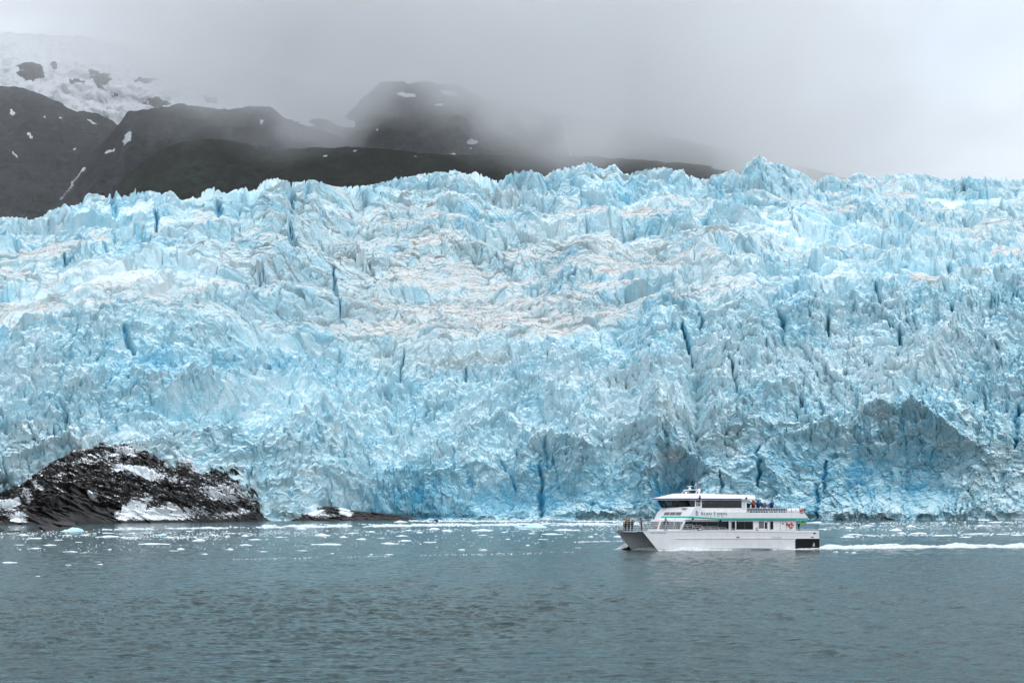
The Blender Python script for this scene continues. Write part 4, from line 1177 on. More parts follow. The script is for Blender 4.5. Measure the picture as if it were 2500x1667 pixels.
def house():
    """lower cabin"""
    yc = HB - 0.35
    xa = lx(1972, yc, 560); xf = lx(745, yc, 583); xft = lx(786, yc, 486)
    z0 = ZD + 0.03; z1 = lz(472, 1500, yc) + 0.05
    def ring(x, z, f, yy=yc): return [(xa, -yy, z), (x, -yy, z), (x + f, -1.6, z), (x + f, 1.6, z), (x, yy, z), (xa, yy, z)]
    mb = MB(); mb.loft(ring(xf, z0, 2.6), ring(xft, z1, 2.6))
    o = mb.build('lower_cabin', M_WHITE, boat)
    zt, zb_ = lz(490, 1300, yc), lz(572, 1300, yc)
    def win(x0u, x1u, top=490, bot=574, mat=M_DARK, slant=0, n=1, name='cabin_window'):
        a = loc(x0u, top, yc); b_ = loc(x1u, bot, yc); a2 = loc(x0u - slant, bot, yc)
        f = MB().prism([(a.x, a.z), (b_.x, a.z), (b_.x, b_.z), (a2.x, b_.z)], yc + .004, yc + .03).build(name, mat, o)
        if n > 1:
            m = MB()
            for k in range(1, n):
                xx = a.x + (b_.x - a.x) * k / n
                m.box((xx - .02, yc + .03, b_.z), (xx + .02, yc + .045, a.z))
            m.build('mullion', M_GREYG, f)
        return f
    win(800, 1258, 490, 576, slant=38, n=4)
    win(1290, 1327, 492, 578, name='doorway')
    win(1340, 1518, 490, 576, n=2)
    win(1580, 1634, 488, 562, M_GREYG)
    win(1643, 1666, 498, 566, name='doorway'); win(1702, 1733, 488, 572, name='doorway')
    # door outlines
    for (a, b_) in ((1272, 1286), (1670, 1698), (1806, 1872)):
        p, q = loc(a, 490, yc), loc(b_, 588, yc); d = MB()
        d.box((p.x - .02, yc, q.z), (p.x + .02, yc + .03, p.z)); d.box((q.x - .02, yc, q.z), (q.x + .02, yc + .03, p.z)); d.box((p.x, yc, p.z - .02), (q.x, yc + .03, p.z + .02))
        d.build('door_frame', M_GREYG, o)
    q = loc(1835, 512, yc); MB().box((q.x - .22, yc, q.z - .08), (q.x + .22, yc + .02, q.z + .08)).build('notice', M_GREYG, o)
    q = loc(1880, 515, yc); MB().box((q.x - .12, yc, q.z - .22), (q.x + .12, yc + .18, q.z + .12)).build('hose_box', M_RED, o)
    q = loc(1560, 567, yc); MB().box((q.x - .2, yc, q.z - .2), (q.x + .2, yc + .12, q.z + .2)).build('notice', plain('cream_board', (0.55, 0.42, 0.22)), o)
    # windshield panes on the front facets
    z0f, z1f = zb_ + .05, zt
    for s in (1, -1):
        g = MB()
        def P(t, z):
            k = (z - z0) / (z1 - z0); x = xf + (xft - xf) * k
            return Vector((x + 2.6 * t, s * (yc + (1.6 - yc) * t), z))
        nrm = Vector((yc - 1.6, s * 2.6, 0)).normalized() * 0.02
        A = [P(.06, z0f), P(.94, z0f), P(.94, z1f), P(.02, z1f)]
        g.loft([a + nrm for a in A], [a + nrm * 2 for a in A]); g.build('windshield', M_GREYG, o)
    g = MB()
    x0, x1 = xf + (xft - xf) * (z0f - z0) / (z1 - z0) + 2.6, xf + (xft - xf) * (z1f - z0) / (z1 - z0) + 2.6
    g.loft([(x0 + .02, -1.5, z0f), (x0 + .02, 1.5, z0f), (x1 + .02, 1.5, z1f), (x1 + .02, -1.5, z1f)], [(x0 + .04, -1.5, z0f), (x0 + .04, 1.5, z0f), (x1 + .04, 1.5, z1f), (x1 + .04, -1.5, z1f)])
    g.build('windshield', M_GREYG, o)
    # posts along the side deck
    p = MB()
    for u in (1265, 1333):
        a, b_ = loc(u, 480), loc(u, 590); p.box((a.x - .05, HB - .12, b_.z), (a.x + .05, HB - .02, a.z))
    p.build('deck_post', M_WHITE, boat)
    return z1
ZC = house()

def upper():
    yf = HB                                     # fascia flush with the hull side
    fz0, fz1 = lz(470, 1500), lz(395, 1500)
    # fascia with overhanging aft deck
    xn0, xn1 = lx(826, yf, 440), lx(905, yf, 335)    # raked edge between side and front
    zf1 = lz(335, 905, yf); zf0 = lz(455, 830, yf)
    def ring(x, z, f, xa, yy): return [(xa, -yy, z), (x, -yy, z), (x + f, -1.0, z), (x + f, 1.0, z), (x, yy, z), (xa, yy, z)]
    xa0, xa1 = lx(2118, yf, 462), lx(2060, yf, 396)
    F_ = 2.9
    mb = MB()
    mb.loft(ring(xn0, fz0, F_, xa0, yf), ring(xn0 - (xn0 - xn1) * .48, fz1, F_, xa1, yf))
    # wheelhouse base above the fascia
    xw = lx(968, yf, 395)
    k = (zf1 - fz0) / (fz1 - fz0) * .48
    mb.loft(ring(xn0 - (xn0 - xn1) * .48, fz1 + .003, F_, xw, yf - .003), ring(xn1, zf1, F_ - .25, xw, yf - .003))
    o = mb.build('upper_deck_house', M_WHITE, boat)
    # lower lip under the forward part
    lp = MB(); lp.loft(ring(xn0 - .9, fz0 - .28, F_ - .5, xn0 - 6.5, yf - .25), ring(xn0 - .25, fz0 - .003, F_ - .15, xn0 - 6.5, yf - .08)); lp.build('overhang_lip', M_WHITE, o)
    for u, v in ((877, 463), (1172, 482)):
        q = loc(u, v, yf); MB().ball((q.x, yf - .02, q.z), .18, 10, 6, (1.2, .6, .8)).build('floodlight', M_BLACK, o)
    MB().ball((xn0 + 1.35, yf - 1.7, fz0 - .06), .18, 10, 6, (.8, 1, .8)).build('floodlight', M_BLACK, o)
    # teal stripe: side and front facets
    t = MB(); strip([(830, 443), (980, 452), (1150, 462), (1500, 461), (1900, 462), (2108, 462)], .24, .012, yf, t)
    for s in (1, -1):
        for (a, b_) in ((xn0, 0), ):
            zc = lz(443, 830, yf); hh = .12
            nrm = Vector((yf - 1.0, s * F_, 0)).normalized() * .012
            A = []
            for (tt, z) in ((0, zc - hh), (1, zc - hh), (1, zc + hh), (0, zc + hh)):
                x = xn0 - (xn0 - xn1) * .48 * (z - fz0) / (fz1 - fz0)
                A.append(Vector((x + F_ * tt, s * (yf + (1.0 - yf) * tt), z)) + nrm * .3)
            t.loft(A, [a + nrm for a in A])
    t.build('teal_stripe', M_TEAL, o)
    # dark ventilation panes on the front facet
    for s in (1, -1):
        nrm = Vector((yf - 1.0, s * F_, 0.35)).normalized() * .03
        za, zb2 = lz(424, 720, yf), lz(390, 730, yf)
        fr = None
        for k in range(3):
            A = []
            for (tt, z) in ((.34 + k * .21, za), (.53 + k * .21, za), (.53 + k * .21, zb2), (.34 + k * .21, zb2)):
                x = xn0 - (xn0 - xn1) * .48 * (z - fz0) / (fz1 - fz0)
                A.append(Vector((x + F_ * tt, s * (yf + (1.0 - yf) * tt), z)))
            g = MB(); g.loft([a + nrm * .2 for a in A], [a + nrm for a in A]); g.build('louvre', plain('louvre_grey', (0.17, 0.15, 0.16), 0.6), o)
    # floor of the cabin
    # wheelhouse and upper cabin: a roof carried by posts, real panes on both sides
    yw = HB - 0.75
    wz0, wz1 = zf1 - .02, lz(262, 1100, yw)
    xwa = lx(1448, yw, 345)
    xwn0 = lx(858, yw, 332); xwn1 = lx(826, yw, 266)      # near front corner leans forward going up
    zcab = lz(350, 1200, yw)
    MB().plan([(xwa, -yw), (xn0 - 1.6, -yw), (xn0 - 1.6, yw), (xwa, yw)], fz1 + .02, zcab).build('cabin_wall', M_WHITE, o)
    MB().plan([(xwa + .05, -yw + .1), (xn1 + 1.5, -yw + .1), (xn1 + 1.5, yw - .1), (xwa + .05, yw - .1)], zcab + .002, zcab + .02).build('cabin_floor', M_INNER, o)
    fwd = 2.55
    def wp(tt, z, s):
        k = (z - wz0) / (wz1 - wz0)
        x = xwn0 + (xwn1 - xwn0) * k + .0
        return Vector((x + fwd * tt + .12 * tt * k, s * (yw + (0.9 - yw) * tt), z))
    post = MB(); frame = MB()
    for s in (1, -1):
        for tt in (0, .34, .67, 1.0):
            post.tube(wp(tt, wz0, s), wp(tt, wz1, s), .06, 6)
        A = [wp(0, wz0, s), wp(1, wz0, s), wp(1, wz1, s), wp(0, wz1, s)]
        nrm = Vector((.05, s * .05, 0)) * .3
        g = MB(); g.add(A, [(0, 1, 2, 3)]); g.build('wheelhouse_pane', M_GLASS, o)
        frame.tube(wp(0, wz0, s), wp(1, wz0, s), .07, 6); frame.tube(wp(0, wz1, s), wp(1, wz1, s), .07, 6)
        # side of the wheelhouse
        x2 = lx(905, yw, 300); x3 = lx(968, yw, 300)
        g = MB(); g.add([(xwn0, s * yw, wz0), (xwn1, s * yw, wz1), (x2, s * yw, wz1), (x2, s * yw, wz0)], [(0, 1, 2, 3)]); g.build('wheelhouse_pane', M_GLASS, o)
        w = MB(); w.box((x2 - .08, s * yw - .05, zcab), (x2 + .08, s * yw + .05, wz1)); w.box((x3 - .06, s * yw - .05, zcab), (x3 + .1, s * yw + .05, wz1)); w.box((x3, s * yw - .04, zcab), (x2, s * yw + .04, zcab + .3)); w.build('door_frame', M_WHITE, o)
        # cabin panes between broad dark pillars
        xs = [lx(u, yw, 300) for u in (972, 1008, 1040, 1085, 1110, 1150, 1195, 1225, 1272, 1312, 1352, 1395)]
        pil = MB()
        zc0, zc1 = lz(346, 1200, yw) + .02, wz1
        if s > 0:
            for u in (1058, 1145, 1228, 1312):
                xx = lx(u, yw, 300); pil.box((xx - .05, s * yw - .03, zc0), (xx + .05, s * yw + .03, zc1))
        else:
            for a, b_ in ((xs[0], xs[1]), (xs[2], xs[3]), (xs[4], xs[5]), (xs[6], xs[7]), (xs[8], xs[9]), (xs[10], xs[11])):
                pil.box((b_ - .15, s * yw - .03, zc0), (a + .15, s * yw + .03, zc1))
        pil.box((xs[-1] - .02, s * yw - .03, zc0), (xs[0], s * yw + .03, zc0 + (.06 if s > 0 else .55))); pil.box((xs[-1], s * yw - .03, zc1 - (.05 if s > 0 else .25)), (xs[0], s * yw + .03, zc1))
        pil.build('window_frame', M_BLACK, o)
        g = MB(); yy = s * (yw + .035); g.add([(xs[-1], yy, zc0), (xs[0], yy, zc0), (xs[0], yy, zc1), (xs[-1], yy, zc1)], [(0, 1, 2, 3)]); g.build('cabin_pane', M_GLASS, o)
        w = MB(); w.box((lx(1395, yw, 300), s * yw - .06, zcab), (lx(1448, yw, 300), s * yw + .06, wz1)); w.build('cabin_wall', M_WHITE, o)
    g = MB(); g.add([wp(1, wz0, 1), wp(1, wz0, -1), wp(1, wz1, -1), wp(1, wz1, 1)], [(0, 1, 2, 3)]); g.build('wheelhouse_pane', M_GLASS, o)
    frame.tube(wp(1, wz0, 1), wp(1, wz0, -1), .07, 6); frame.tube(wp(1, wz1, 1), wp(1, wz1, -1), .07, 6)
    frame.add(post.v, [f for f in post.f]); frame.build('wheelhouse_frame', M_BLACK, o)
    # bulkhead and console inside
    aw = MB(); aw.box((xwa - .02, -yw, fz1), (xwa + .05, yw, wz1)); aw.build('aft_bulkhead', M_WHITE, o)
    b2 = MB(); b2.box((lx(905, yw, 300) - .05, -yw + .1, zcab), (lx(905, yw, 300) + .05, yw - .1, zcab + 1.1)); b2.box((xn1 + 1.2, -1.6, zcab), (xn1 + 1.9, 1.6, wz0 + .25)); b2.build('console', M_INNER, o)
    for u in (1010, 1085, 1160, 1235, 1310, 1370):
        xx = lx(u, 0, 300)
        for yy in (-2.6, 1.0): MB().box((xx - .1, yy, zcab + .02), (xx + .1, yy + 2.2, zcab + .75)).build('cabin_seat', M_INNER, o)
    return o, zcab, wz1, yw, xwa, fz0, fz1
UP, ZU, ZR, YW, XWA, FZ0, FZ1 = upper()

def roof():
    # plan of the eave and of the top, near side measured on the photograph
    ye, yt = HB - .35, HB - 1.15
    ze = lz(262, 1200, ye); zs = lz(243, 1200, ye)
    xe = lx(850, ye, 250); xt = lx(950, yt, 192)
    xae = lx(1545, ye, 255); xat_ = lx(1535, yt, 215)
    zt = lz(192, 950, yt); zta = lz(212, 1530, yt)
    def ring(xa, x, f, y, z, za): return [(xa, -y, za), (x, -y, z), (x + f, -1.1, z), (x + f, 1.1, z), (x, y, z), (xa, y, za)]
    mb = MB(); mb.loft(ring(xae, xe, 3.6, ye, zs, zs), ring(xat_, xt, 2.2, yt, zt, zta)); mb.loft(ring(xae, xe, 3.6, ye - .01, ze, ze + .02), ring(xae, xe, 3.6, ye - .01, zs - .003, zs - .003))
    o = mb.build('roof', M_WHITE, boat)
    s = MB()
    a = ring(0, xe, 3.6, ye, 0, 0)[1:5]
    zc = lz(251, 1200, ye)
    pts = [Vector((lx(1398, ye, 250), -ye, zc))] + [Vector((x, y, zc)) for x, y, _ in a] + [Vector((lx(1398, ye, 250), ye, zc))]
    for p, q in zip(pts, pts[1:]):
        n = (q - p).cross(Vector((0, 0, 1))).normalized() * .02
        if n.dot(Vector((p.x + q.x - 2 * XWA, p.y + q.y, 0))) < 0: n = -n
        up = Vector((0, 0, .075))
        s.loft([p - n - up, p + n - up, p + n + up, p - n + up], [q - n - up, q + n - up, q + n + up, q - n + up])
    s.build('navy_stripe', M_NAVY, o)
    # gear on the roof
    zr = zt
    g = MB(); xr = lx(845, 0, 150)
    za, zb_ = lz(118, 845, 0), lz(150, 845, 0)
    g.box((xr - .45, -.09, za - .02), (xr + .45, .09, za + .07)); g.tube((xr, 0, zb_), (xr, 0, za - .02), .16, 10, .11); g.ball((xr, 0, zb_ + .1), .24, 12, 6, (1, 1, .6))
    g.build('radar', M_WHITE, o, smooth=False)
    g = MB(); x2 = lx(805, 1, 180); z2 = lz(176, 805, 1); g.box((x2 - .5, .95, z2), (x2 + .5, 1.1, z2 + .08)); g.tube((x2, 1.02, zr - .1), (x2, 1.02, z2), .2, 10, .12); g.build('radar', M_WHITE, o)
    g = MB()
    for y in (-.9, .9):
        g.path([(lx(755, y, 190), y, zr - .05), (lx(790, y, 160), y, lz(158, 790, y)), (lx(935, y, 155), y, lz(152, 935, y)), (lx(905, y, 190), y, zr - .05)], .05)
    zz = lz(153, 860, 0)
    for u in (800, 850, 930): g.tube((lx(u, 0, 155), -.9, zz), (lx(u, 0, 155), .9, zz), .04)
    g.build('radar_arch', M_STEEL, o)
    xm = lx(912, 0, 100)
    g = MB(); g.tube((xm, 0, zr - .05), (xm, 0, lz(62, 912, 0)), .06, 8, .03); g.tube((xm, 0, lz(90, 912, 0)), (xm + .35, 0, lz(130, 890, 0)), .03); g.box((xm - .05, -.35, lz(100, 912, 0)), (xm + .05, .35, lz(100, 912, 0) + .05)); g.build('mast', M_STEEL, o)
    g = MB(); g.ball((xm, 0, lz(66, 912, 0)), .11, 8, 6, (1, 1, 1.4)); g.build('mast_light', M_BLACK, o)
    g = MB(); g.tube((xm + .1, .2, zr), (xm + .1, .2, lz(-8, 912, 0)), .022, 5, .008); xq = lx(943, 0, 50); g.tube((xq, -.3, zr), (xq, -.3, lz(20, 940, 0)), .022, 5, .01); g.build('antenna', M_STEEL, o)
    xd = lx(944, .5, 160); g = MB(); g.ball((xd, .5, lz(160, 944, .5)), .26, 14, 10, (1, 1, 1.15)); g.tube((xd, .5, zr - .05), (xd, .5, lz(170, 944, .5)), .15, 8); g.build('satellite_dome', M_WHITE, o, smooth=True)
    # flag hanging from the mast stay: canton and stripes
    g = MB(); n = 10
    xa_, xb_ = lx(921, 0, 90), lx(950, 0, 140); z_a, z_b = lz(84, 921, 0), lz(142, 948, 0)
    for k in range(7):
        g.cur = 0 if k % 2 == 0 else 1
        for i in range(n):
            if i < 4 and k < 4: g.cur = 2
            elif k % 2 == 0: g.cur = 0
            else: g.cur = 1
            P = lambda i_, k_: (xa_ + (xb_ - xa_) * i_ / n - .05 * k_, .08 * math.sin(i_ * .9), z_a + (z_b - z_a) * i_ / n - .07 * k_ + .2)
            g.add([P(i, k), P(i + 1, k), P(i + 1, k + 1), P(i, k + 1)], [(0, 1, 2, 3)])
    fl = g.build('flag', [M_RED, M_WHITE, M_NAVY], o)
    # lamps: port sidelight and stern lamp
    q = loc(950, 230, ye); MB().box((q.x - .12, ye, q.z - .3), (q.x + .14, ye + .16, q.z - .04)).build('lamp_box', M_BLACK, o)
    MB().ball((q.x, ye + .08, q.z + .12), .14, 10, 8, (1, 1, 1.3)).build('port_sidelight', M_RED, o)
    q = loc(1444, 240, ye); MB().box((q.x - .12, ye, q.z - .16), (q.x + .12, ye + .16, q.z + .12)).build('lamp_box', M_BLACK, o)
    # ladders
    for (ua, ub, va, vb, nm) in ((922, 960, 275, 345, 5), (1412, 1432, 215, 350, 9)):
        g = MB(); y = YW + .12
        A, B_ = loc(ua, va, y), loc(ub, vb, y)
        for x in (A.x, B_.x): g.tube((x, y, B_.z), (x, y, A.z), .035)
        for k in range(nm): zz = B_.z + (A.z - B_.z) * (k + .5) / nm; g.tube((A.x, y, zz), (B_.x, y, zz), .03)
        g.build('ladder', M_STEEL, boat)
    return o
ROOF = roof()

def rails():
    # bow rail round the foredeck, leaning stanchions
    z0, z1 = ZD + .03, lz(490, 300, HB)
    yr = HB - .12
    xk = lx(745, yr, 585); xe = XB - .25
    # top rail drops to the deck with a slanted end near the cabin
    for s in (1, -1):
        g = MB()
        for k in range(5):
            z = z0 + (z1 - z0) * (k + 1) / 5
            g.tube((xk + .5 * k * .3 + .3, s * yr, z), (xe, s * yr, z), .014 if k < 4 else .024)
        n = 9
        for i in range(n + 1):
            x = xk + (xe - xk) * i / n
            sh = .45 * (1 if i % 2 else -1)
            g.tube((x, s * yr, z0), (min(max(x + sh, xk), xe), s * yr, z1), .020)
        g.build('bow_rail', M_STEEL, boat)
    g = MB()
    for k in range(5):
        z = z0 + (z1 - z0) * (k + 1) / 5
        g.tube((xe, -yr, z), (xe, yr, z), .014 if k < 4 else .024)
    for i in range(9):
        y = -yr + 2 * yr * i / 8; g.tube((xe + .05, y, z0), (xe, y, z1), .026)
    g.build('bow_rail', M_STEEL, boat)
    # stepped side rails
    for s in (1, -1):
        g = MB()
        for (ua, ub, vt, m) in ((750, 872, 524, 4), (875, 970, 534, 3), (975, 1140, 546, 3), (1150, 1222, 556, 2), (1230, 1320, 568, 1)):
            xa, xb = lx(ua, yr, vt), lx(ub, yr, vt); zt = lz(vt, ua, yr)
            xd = xb - .55 * (zt - z0) / .8
            for k in range(m):
                z = z0 + (zt - z0) * (k + 1) / m
                g.tube((xa, s * yr, z), (xb - .55 * (zt - z) * 0, s * yr, z), .022)
            g.tube((xb, s * yr, zt), (xd - .1, s * yr, z0), .028)
            g.tube((xa, s * yr, z0), (xa, s * yr, zt), .024)
            if ub - ua > 100: xm = (xa + xb) / 2; g.tube((xm, s * yr, zt), (xm - .4, s * yr, z0), .022)
        xa, xb = lx(1335, yr, 578), lx(2190, yr, 585)
        g.tube((xa, s * yr, z0 + .18), (xb, s * yr, z0 + .18), .02)
        for i in range(14): x = xa + (xb - xa) * i / 13; g.tube((x, s * yr, z0), (x, s * yr, z0 + .18), .018)
        g.build('side_rail', M_STEEL, boat)
        # upper deck rails
        g = MB(); yu = HB - .06
        xa, xb = lx(972, yu, 348), lx(1448, yu, 352); zt = lz(348, 1200, yu)
        g.tube((xa, s * yu, zt), (xb, s * yu, zt), .03)
        for i in range(7): x = xa + (xb - xa) * i / 6; g.tube((x, s * yu, zt), (x - .25, s * yu, FZ1), .024)
        xa, xb, xc = lx(1450, yu, 352), lx(1862, yu, 356), lx(2045, yu, 385)
        for dz in (0, -.24, -.45):
            g.tube((xa, s * yu, zt + dz), (xb, s * yu, zt + dz), .026)
        g.tube((xb, s * yu, zt), (xc, s * yu, zt - .05), .024)
        for i in range(16): x = xa + (xb - xa) * i / 15; g.tube((x, s * yu, zt), (x - .15, s * yu, FZ1), .024)
        for i in range(6): x = xb + (xc - xb) * i / 5; g.tube((x, s * yu, zt), (x, s * yu, FZ1), .02)
        g.build('upper_rail', M_STEEL, boat)
    # benches on the upper deck
    xa, xb = lx(1470, 2, 370), lx(1870, 2, 370)
    for i in range(8):
        x = xa + (xb - xa) * i / 7.5
        g = MB()
        for y0 in (-3.6, .6):
            g.box((x - .45, y0, FZ1 + .26), (x, y0 + 3.0, FZ1 + .33)); g.box((x - .02, y0, FZ1 + .3), (x + .06, y0 + 3.0, FZ1 + .62)); g.box((x - .3, y0 + .2, FZ1), (x - .2, y0 + .3, FZ1 + .26)); g.box((x - .3, y0 + 2.7, FZ1), (x - .2, y0 + 2.8, FZ1 + .26))
        g.build('bench', M_SEAT, boat)
    # life raft canisters
    for u in (1895, 1940, 1985):
        g = MB()
        x = lx(u, 3.4, 380); g.tube((x - .3, 3.4, FZ1 + .36), (x + .3, 3.4, FZ1 + .36), .27, 12); g.box((x - .25, 3.2, FZ1), (x - .18, 3.6, FZ1 + .2)); g.box((x + .18, 3.2, FZ1), (x + .25, 3.6, FZ1 + .2))
        g.build('life_raft_canister', M_WHITE, boat)
    # rings
    def ring(u, v, y, r=.36):
        q = loc(u, v, y)
        g = MB(); g.torus((q.x, y + .1, q.z), r * .72, r * .3, 'y', 20, 8); o = g.build('life_ring', M_RED, boat, smooth=True)
        for k in range(4):
            b = MB()
            a = math.pi / 4 + k * math.pi / 2
            c = Vector((q.x + r * .72 * math.cos(a), y + .1, q.z + r * .72 * math.sin(a))); t_ = Vector((-math.sin(a), 0, math.cos(a))) * .05
            b.tube(c - t_, c + t_, r * .325, 10)
            b.build('ring_band', M_WHITE, o)
    ring(1920, 530, HB - .33, .44); ring(2034, 376, HB - .05, .36); ring(497, 552, 1.0, .38)
    q = loc(953, 573, HB - .3)
    g = MB(); g.box((q.x - .35, HB - .35, ZD + .03), (q.x + .35, HB - .3, q.z + .3)); g.build('fairlead_panel', M_BLACK, boat)
    g = MB(); g.tube((q.x - .3, HB - .2, q.z), (q.x + .3, HB - .2, q.z), .06); g.tube((q.x, HB - .2, ZD), (q.x, HB - .2, q.z + .15), .1); g.build('bollard', M_WHITE, boat)
    for u in (1895,):
        q = loc(u, 578, HB - .3); g = MB(); g.tube((q.x, HB - .3, ZD), (q.x, HB - .3, q.z + .1), .1, 8, .05); g.build('bollard', M_WHITE, boat)
    # anchor gear at the bow between the hulls
    q = loc(195, 590, -HB + 1.6)
    g = MB(); g.box((XB - .3, -HB + 1.2, ZD - .25), (XB + .12, -HB + 2.4, ZD + .12)); g.tube((XB + .15, -HB + 1.5, ZD - .1), (XB + .05, -HB + 2.1, ZD - .45), .05); g.build('anchor', plain('anchor_steel', (0.18, 0.17, 0.16), 0.6), boat)
    # swim step and aft sill
rails()

def lettering():
    """block serif letters drawn as strokes, set on the side of the boat"""
    G = {  # unit box 0..1 wide, 0..1 high; (x0,y0,x1,y1,weight)
        'K': [(.18, 0, .18, 1, 1), (.85, 1, .22, .42, .5), (.40, .58, .88, 0, 1)], 'E': [(.2, 0, .2, 1, 1), (.2, .97, .8, .97, .5), (.2, .5, .65, .5, .5), (.2, .03, .85, .03, .5)],
        'N': [(.15, 0, .15, 1, .5), (.15, 1, .85, 0, 1), (.85, 0, .85, 1, .5)], 'A': [(.08, 0, .5, 1, .5), (.5, 1, .92, 0, 1), (.25, .33, .78, .33, .45)],
        'I': [(.5, 0, .5, 1, 1)], 'F': [(.2, 0, .2, 1, 1), (.2, .97, .85, .97, .5), (.2, .5, .7, .5, .5)], 'J': [(.6, 1, .6, .05, 1), (.6, .05, .45, -.2, .7), (.45, -.2, .2, -.22, .6)],
        'O': None, 'R': [(.18, 0, .18, 1, 1), (.18, .97, .65, .97, .5), (.65, .97, .8, .75, .9), (.8, .75, .65, .5, .9), (.65, .5, .18, .5, .5), (.45, .5, .9, 0, 1)],
        'D': [(.18, 0, .18, 1, 1), (.18, .97, .55, .97, .5), (.55, .97, .85, .7, .9), (.85, .7, .85, .3, 1), (.85, .3, .55, .03, .9), (.55, .03, .18, .03, .5)],
        'S': [(.82, .82, .6, .97, .6), (.6, .97, .3, .95, .6), (.3, .95, .18, .75, .8), (.18, .75, .3, .58, .9), (.3, .58, .7, .42, 1), (.7, .42, .82, .22, .9), (.82, .22, .65, .04, .8), (.65, .04, .35, .03, .6), (.35, .03, .15, .2, .6)],
        'T': [(.5, 0, .5, 1, 1), (.08, .97, .92, .97, .5)], 'U': [(.18, 1, .18, .3, 1), (.18, .3, .35, .05, .8), (.35, .05, .65, .05, .6), (.65, .05, .82, .3, .6), (.82, .3, .82, 1, .6)],
        'L': [(.2, 0, .2, 1, 1), (.2, .03, .85, .03, .5)], 'V': [(.08, 1, .5, 0, 1), (.5, 0, .92, 1, .5)], 'Y': [(.08, 1, .5, .5, 1), (.92, 1, .5, .5, .5), (.5, 0, .5, .5, 1)],
        'G': [(.85, .8, .65, .97, .6), (.65, .97, .3, .9, .7), (.3, .9, .13, .5, 1), (.13, .5, .3, .1, 1), (.3, .1, .65, .03, .7), (.65, .03, .85, .2, .7), (.85, .2, .85, .45, .9), (.85, .45, .6, .45, .5)]}
    k8 = [(.5 + .38 * math.cos(a), .5 + .47 * math.sin(a)) for a in np.linspace(0, 2 * math.pi, 13)]
    G['O'] = [(a[0], a[1], b[0], b[1], .5 + .5 * abs((a[0] + b[0]) / 2 - .5) / .38) for a, b in zip(k8, k8[1:])]
    serif = {'K': [(.18, 0), (.18, 1), (.85, 1), (.88, 0)], 'N': [(.15, 0), (.15, 1), (.85, 1)], 'A': [(.08, 0), (.92, 0)], 'I': [(.5, 0), (.5, 1)], 'F': [(.2, 0), (.2, 1)], 'J': [(.6, 1)],
             'R': [(.18, 0), (.9, 0)], 'T': [(.5, 0)], 'U': [(.18, 1), (.82, 1)], 'L': [(.2, 0), (.2, 1)], 'V': [(.08, 1), (.92, 1)], 'Y': [(.08, 1), (.92, 1), (.5, 0)], 'E': [(.2, 0), (.2, 1)], 'D': [(.2, 0), (.2, 1)]}
    def word(txt, ua, ub, vb, vt, caps=None, weight=.16, mat=M_LTEAL, y=HB + .012):
        """text between ua and ub (left to right), from row vb up to row vt; caps: letters set taller"""
        wd = [1.0 if (caps and i in caps) else .82 for i in range(len(txt))]
        wd = [w * (.45 if ch in 'I' else .6 if ch == 'J' else .55 if ch == ' ' else 1) for w, ch in zip(wd, txt)]
        gap = .22 if 'TOURS' != txt else 1.5
        tot = sum(wd) + gap * (len(txt) - 1); u = ua; sc = (ub - ua) / tot
        m = MB()
        for i, ch in enumerate(txt):
            if ch != ' ':
                vt_ = vt if (not caps or i in caps) else vb + (vt - vb) * .80
                w_u = wd[i] * sc
                P = lambda x, z: loc(u + x * w_u, vb + (vt_ - vb) * z, y)
                H = abs(P(0, 1).z - P(0, 0).z)
                for (x0, z0, x1, z1, w) in G[ch]:
                    a, b_ = P(x0, z0), P(x1, z1); d = Vector((b_.x - a.x, 0, b_.z - a.z)); L_ = d.length
                    n = Vector((-d.z, 0, d.x)).normalized() * (weight * H * (.35 + .65 * w) / 2); e = d.normalized() * H * .02
                    m.loft([a - e + n, b_ + e + n, b_ + e - n, a - e - n], [q + Vector((0, .01, 0)) for q in (a - e + n, b_ + e + n, b_ + e - n, a - e - n)])
                for (x, z) in serif.get(ch, []):
                    a = P(x, z); m.box((a.x - .13 * H, y + .001, a.z - .025 * H), (a.x + .13 * H, y + .011, a.z + .025 * H))
            u += (wd[i] + gap) * sc
        return m.build('lettering', mat, boat)
    word('KENAI FJORDS', 968, 1242, 420, 388, caps={0, 6}, weight=.21)
    word('TOURS', 1020, 1198, 440, 427, weight=.2)
    word('AIALIK VOYAGER', 430, 592, 619, 605, caps={0, 7}, weight=.2)
    # crest: a ring with a bird above and a ribbon below
    q = loc(920, 400, HB); m = MB()
    m.torus((q.x, HB + .012, q.z), .17, .035, 'y', 16, 4)
    m.prism([(q.x - .12, q.z - .02), (q.x + .12, q.z + .02), (q.x + .05, q.z + .1), (q.x - .1, q.z + .06)], HB + .012, HB + .02)
    m.prism([(q.x - .2, q.z - .34), (q.x + .2, q.z - .34), (q.x + .16, q.z - .24), (q.x - .16, q.z - .24)], HB + .012, HB + .02)
    m.prism([(q.x + .2, q.z + .36), (q.x + .05, q.z + .42), (q.x - .02, q.z + .3), (q.x - .08, q.z + .18), (q.x + .06, q.z + .2), (q.x + .02, q.z + .3), (q.x + .14, q.z + .3)], HB + .012, HB + .02)
    m.build('crest', M_CREST, boat)
lettering()

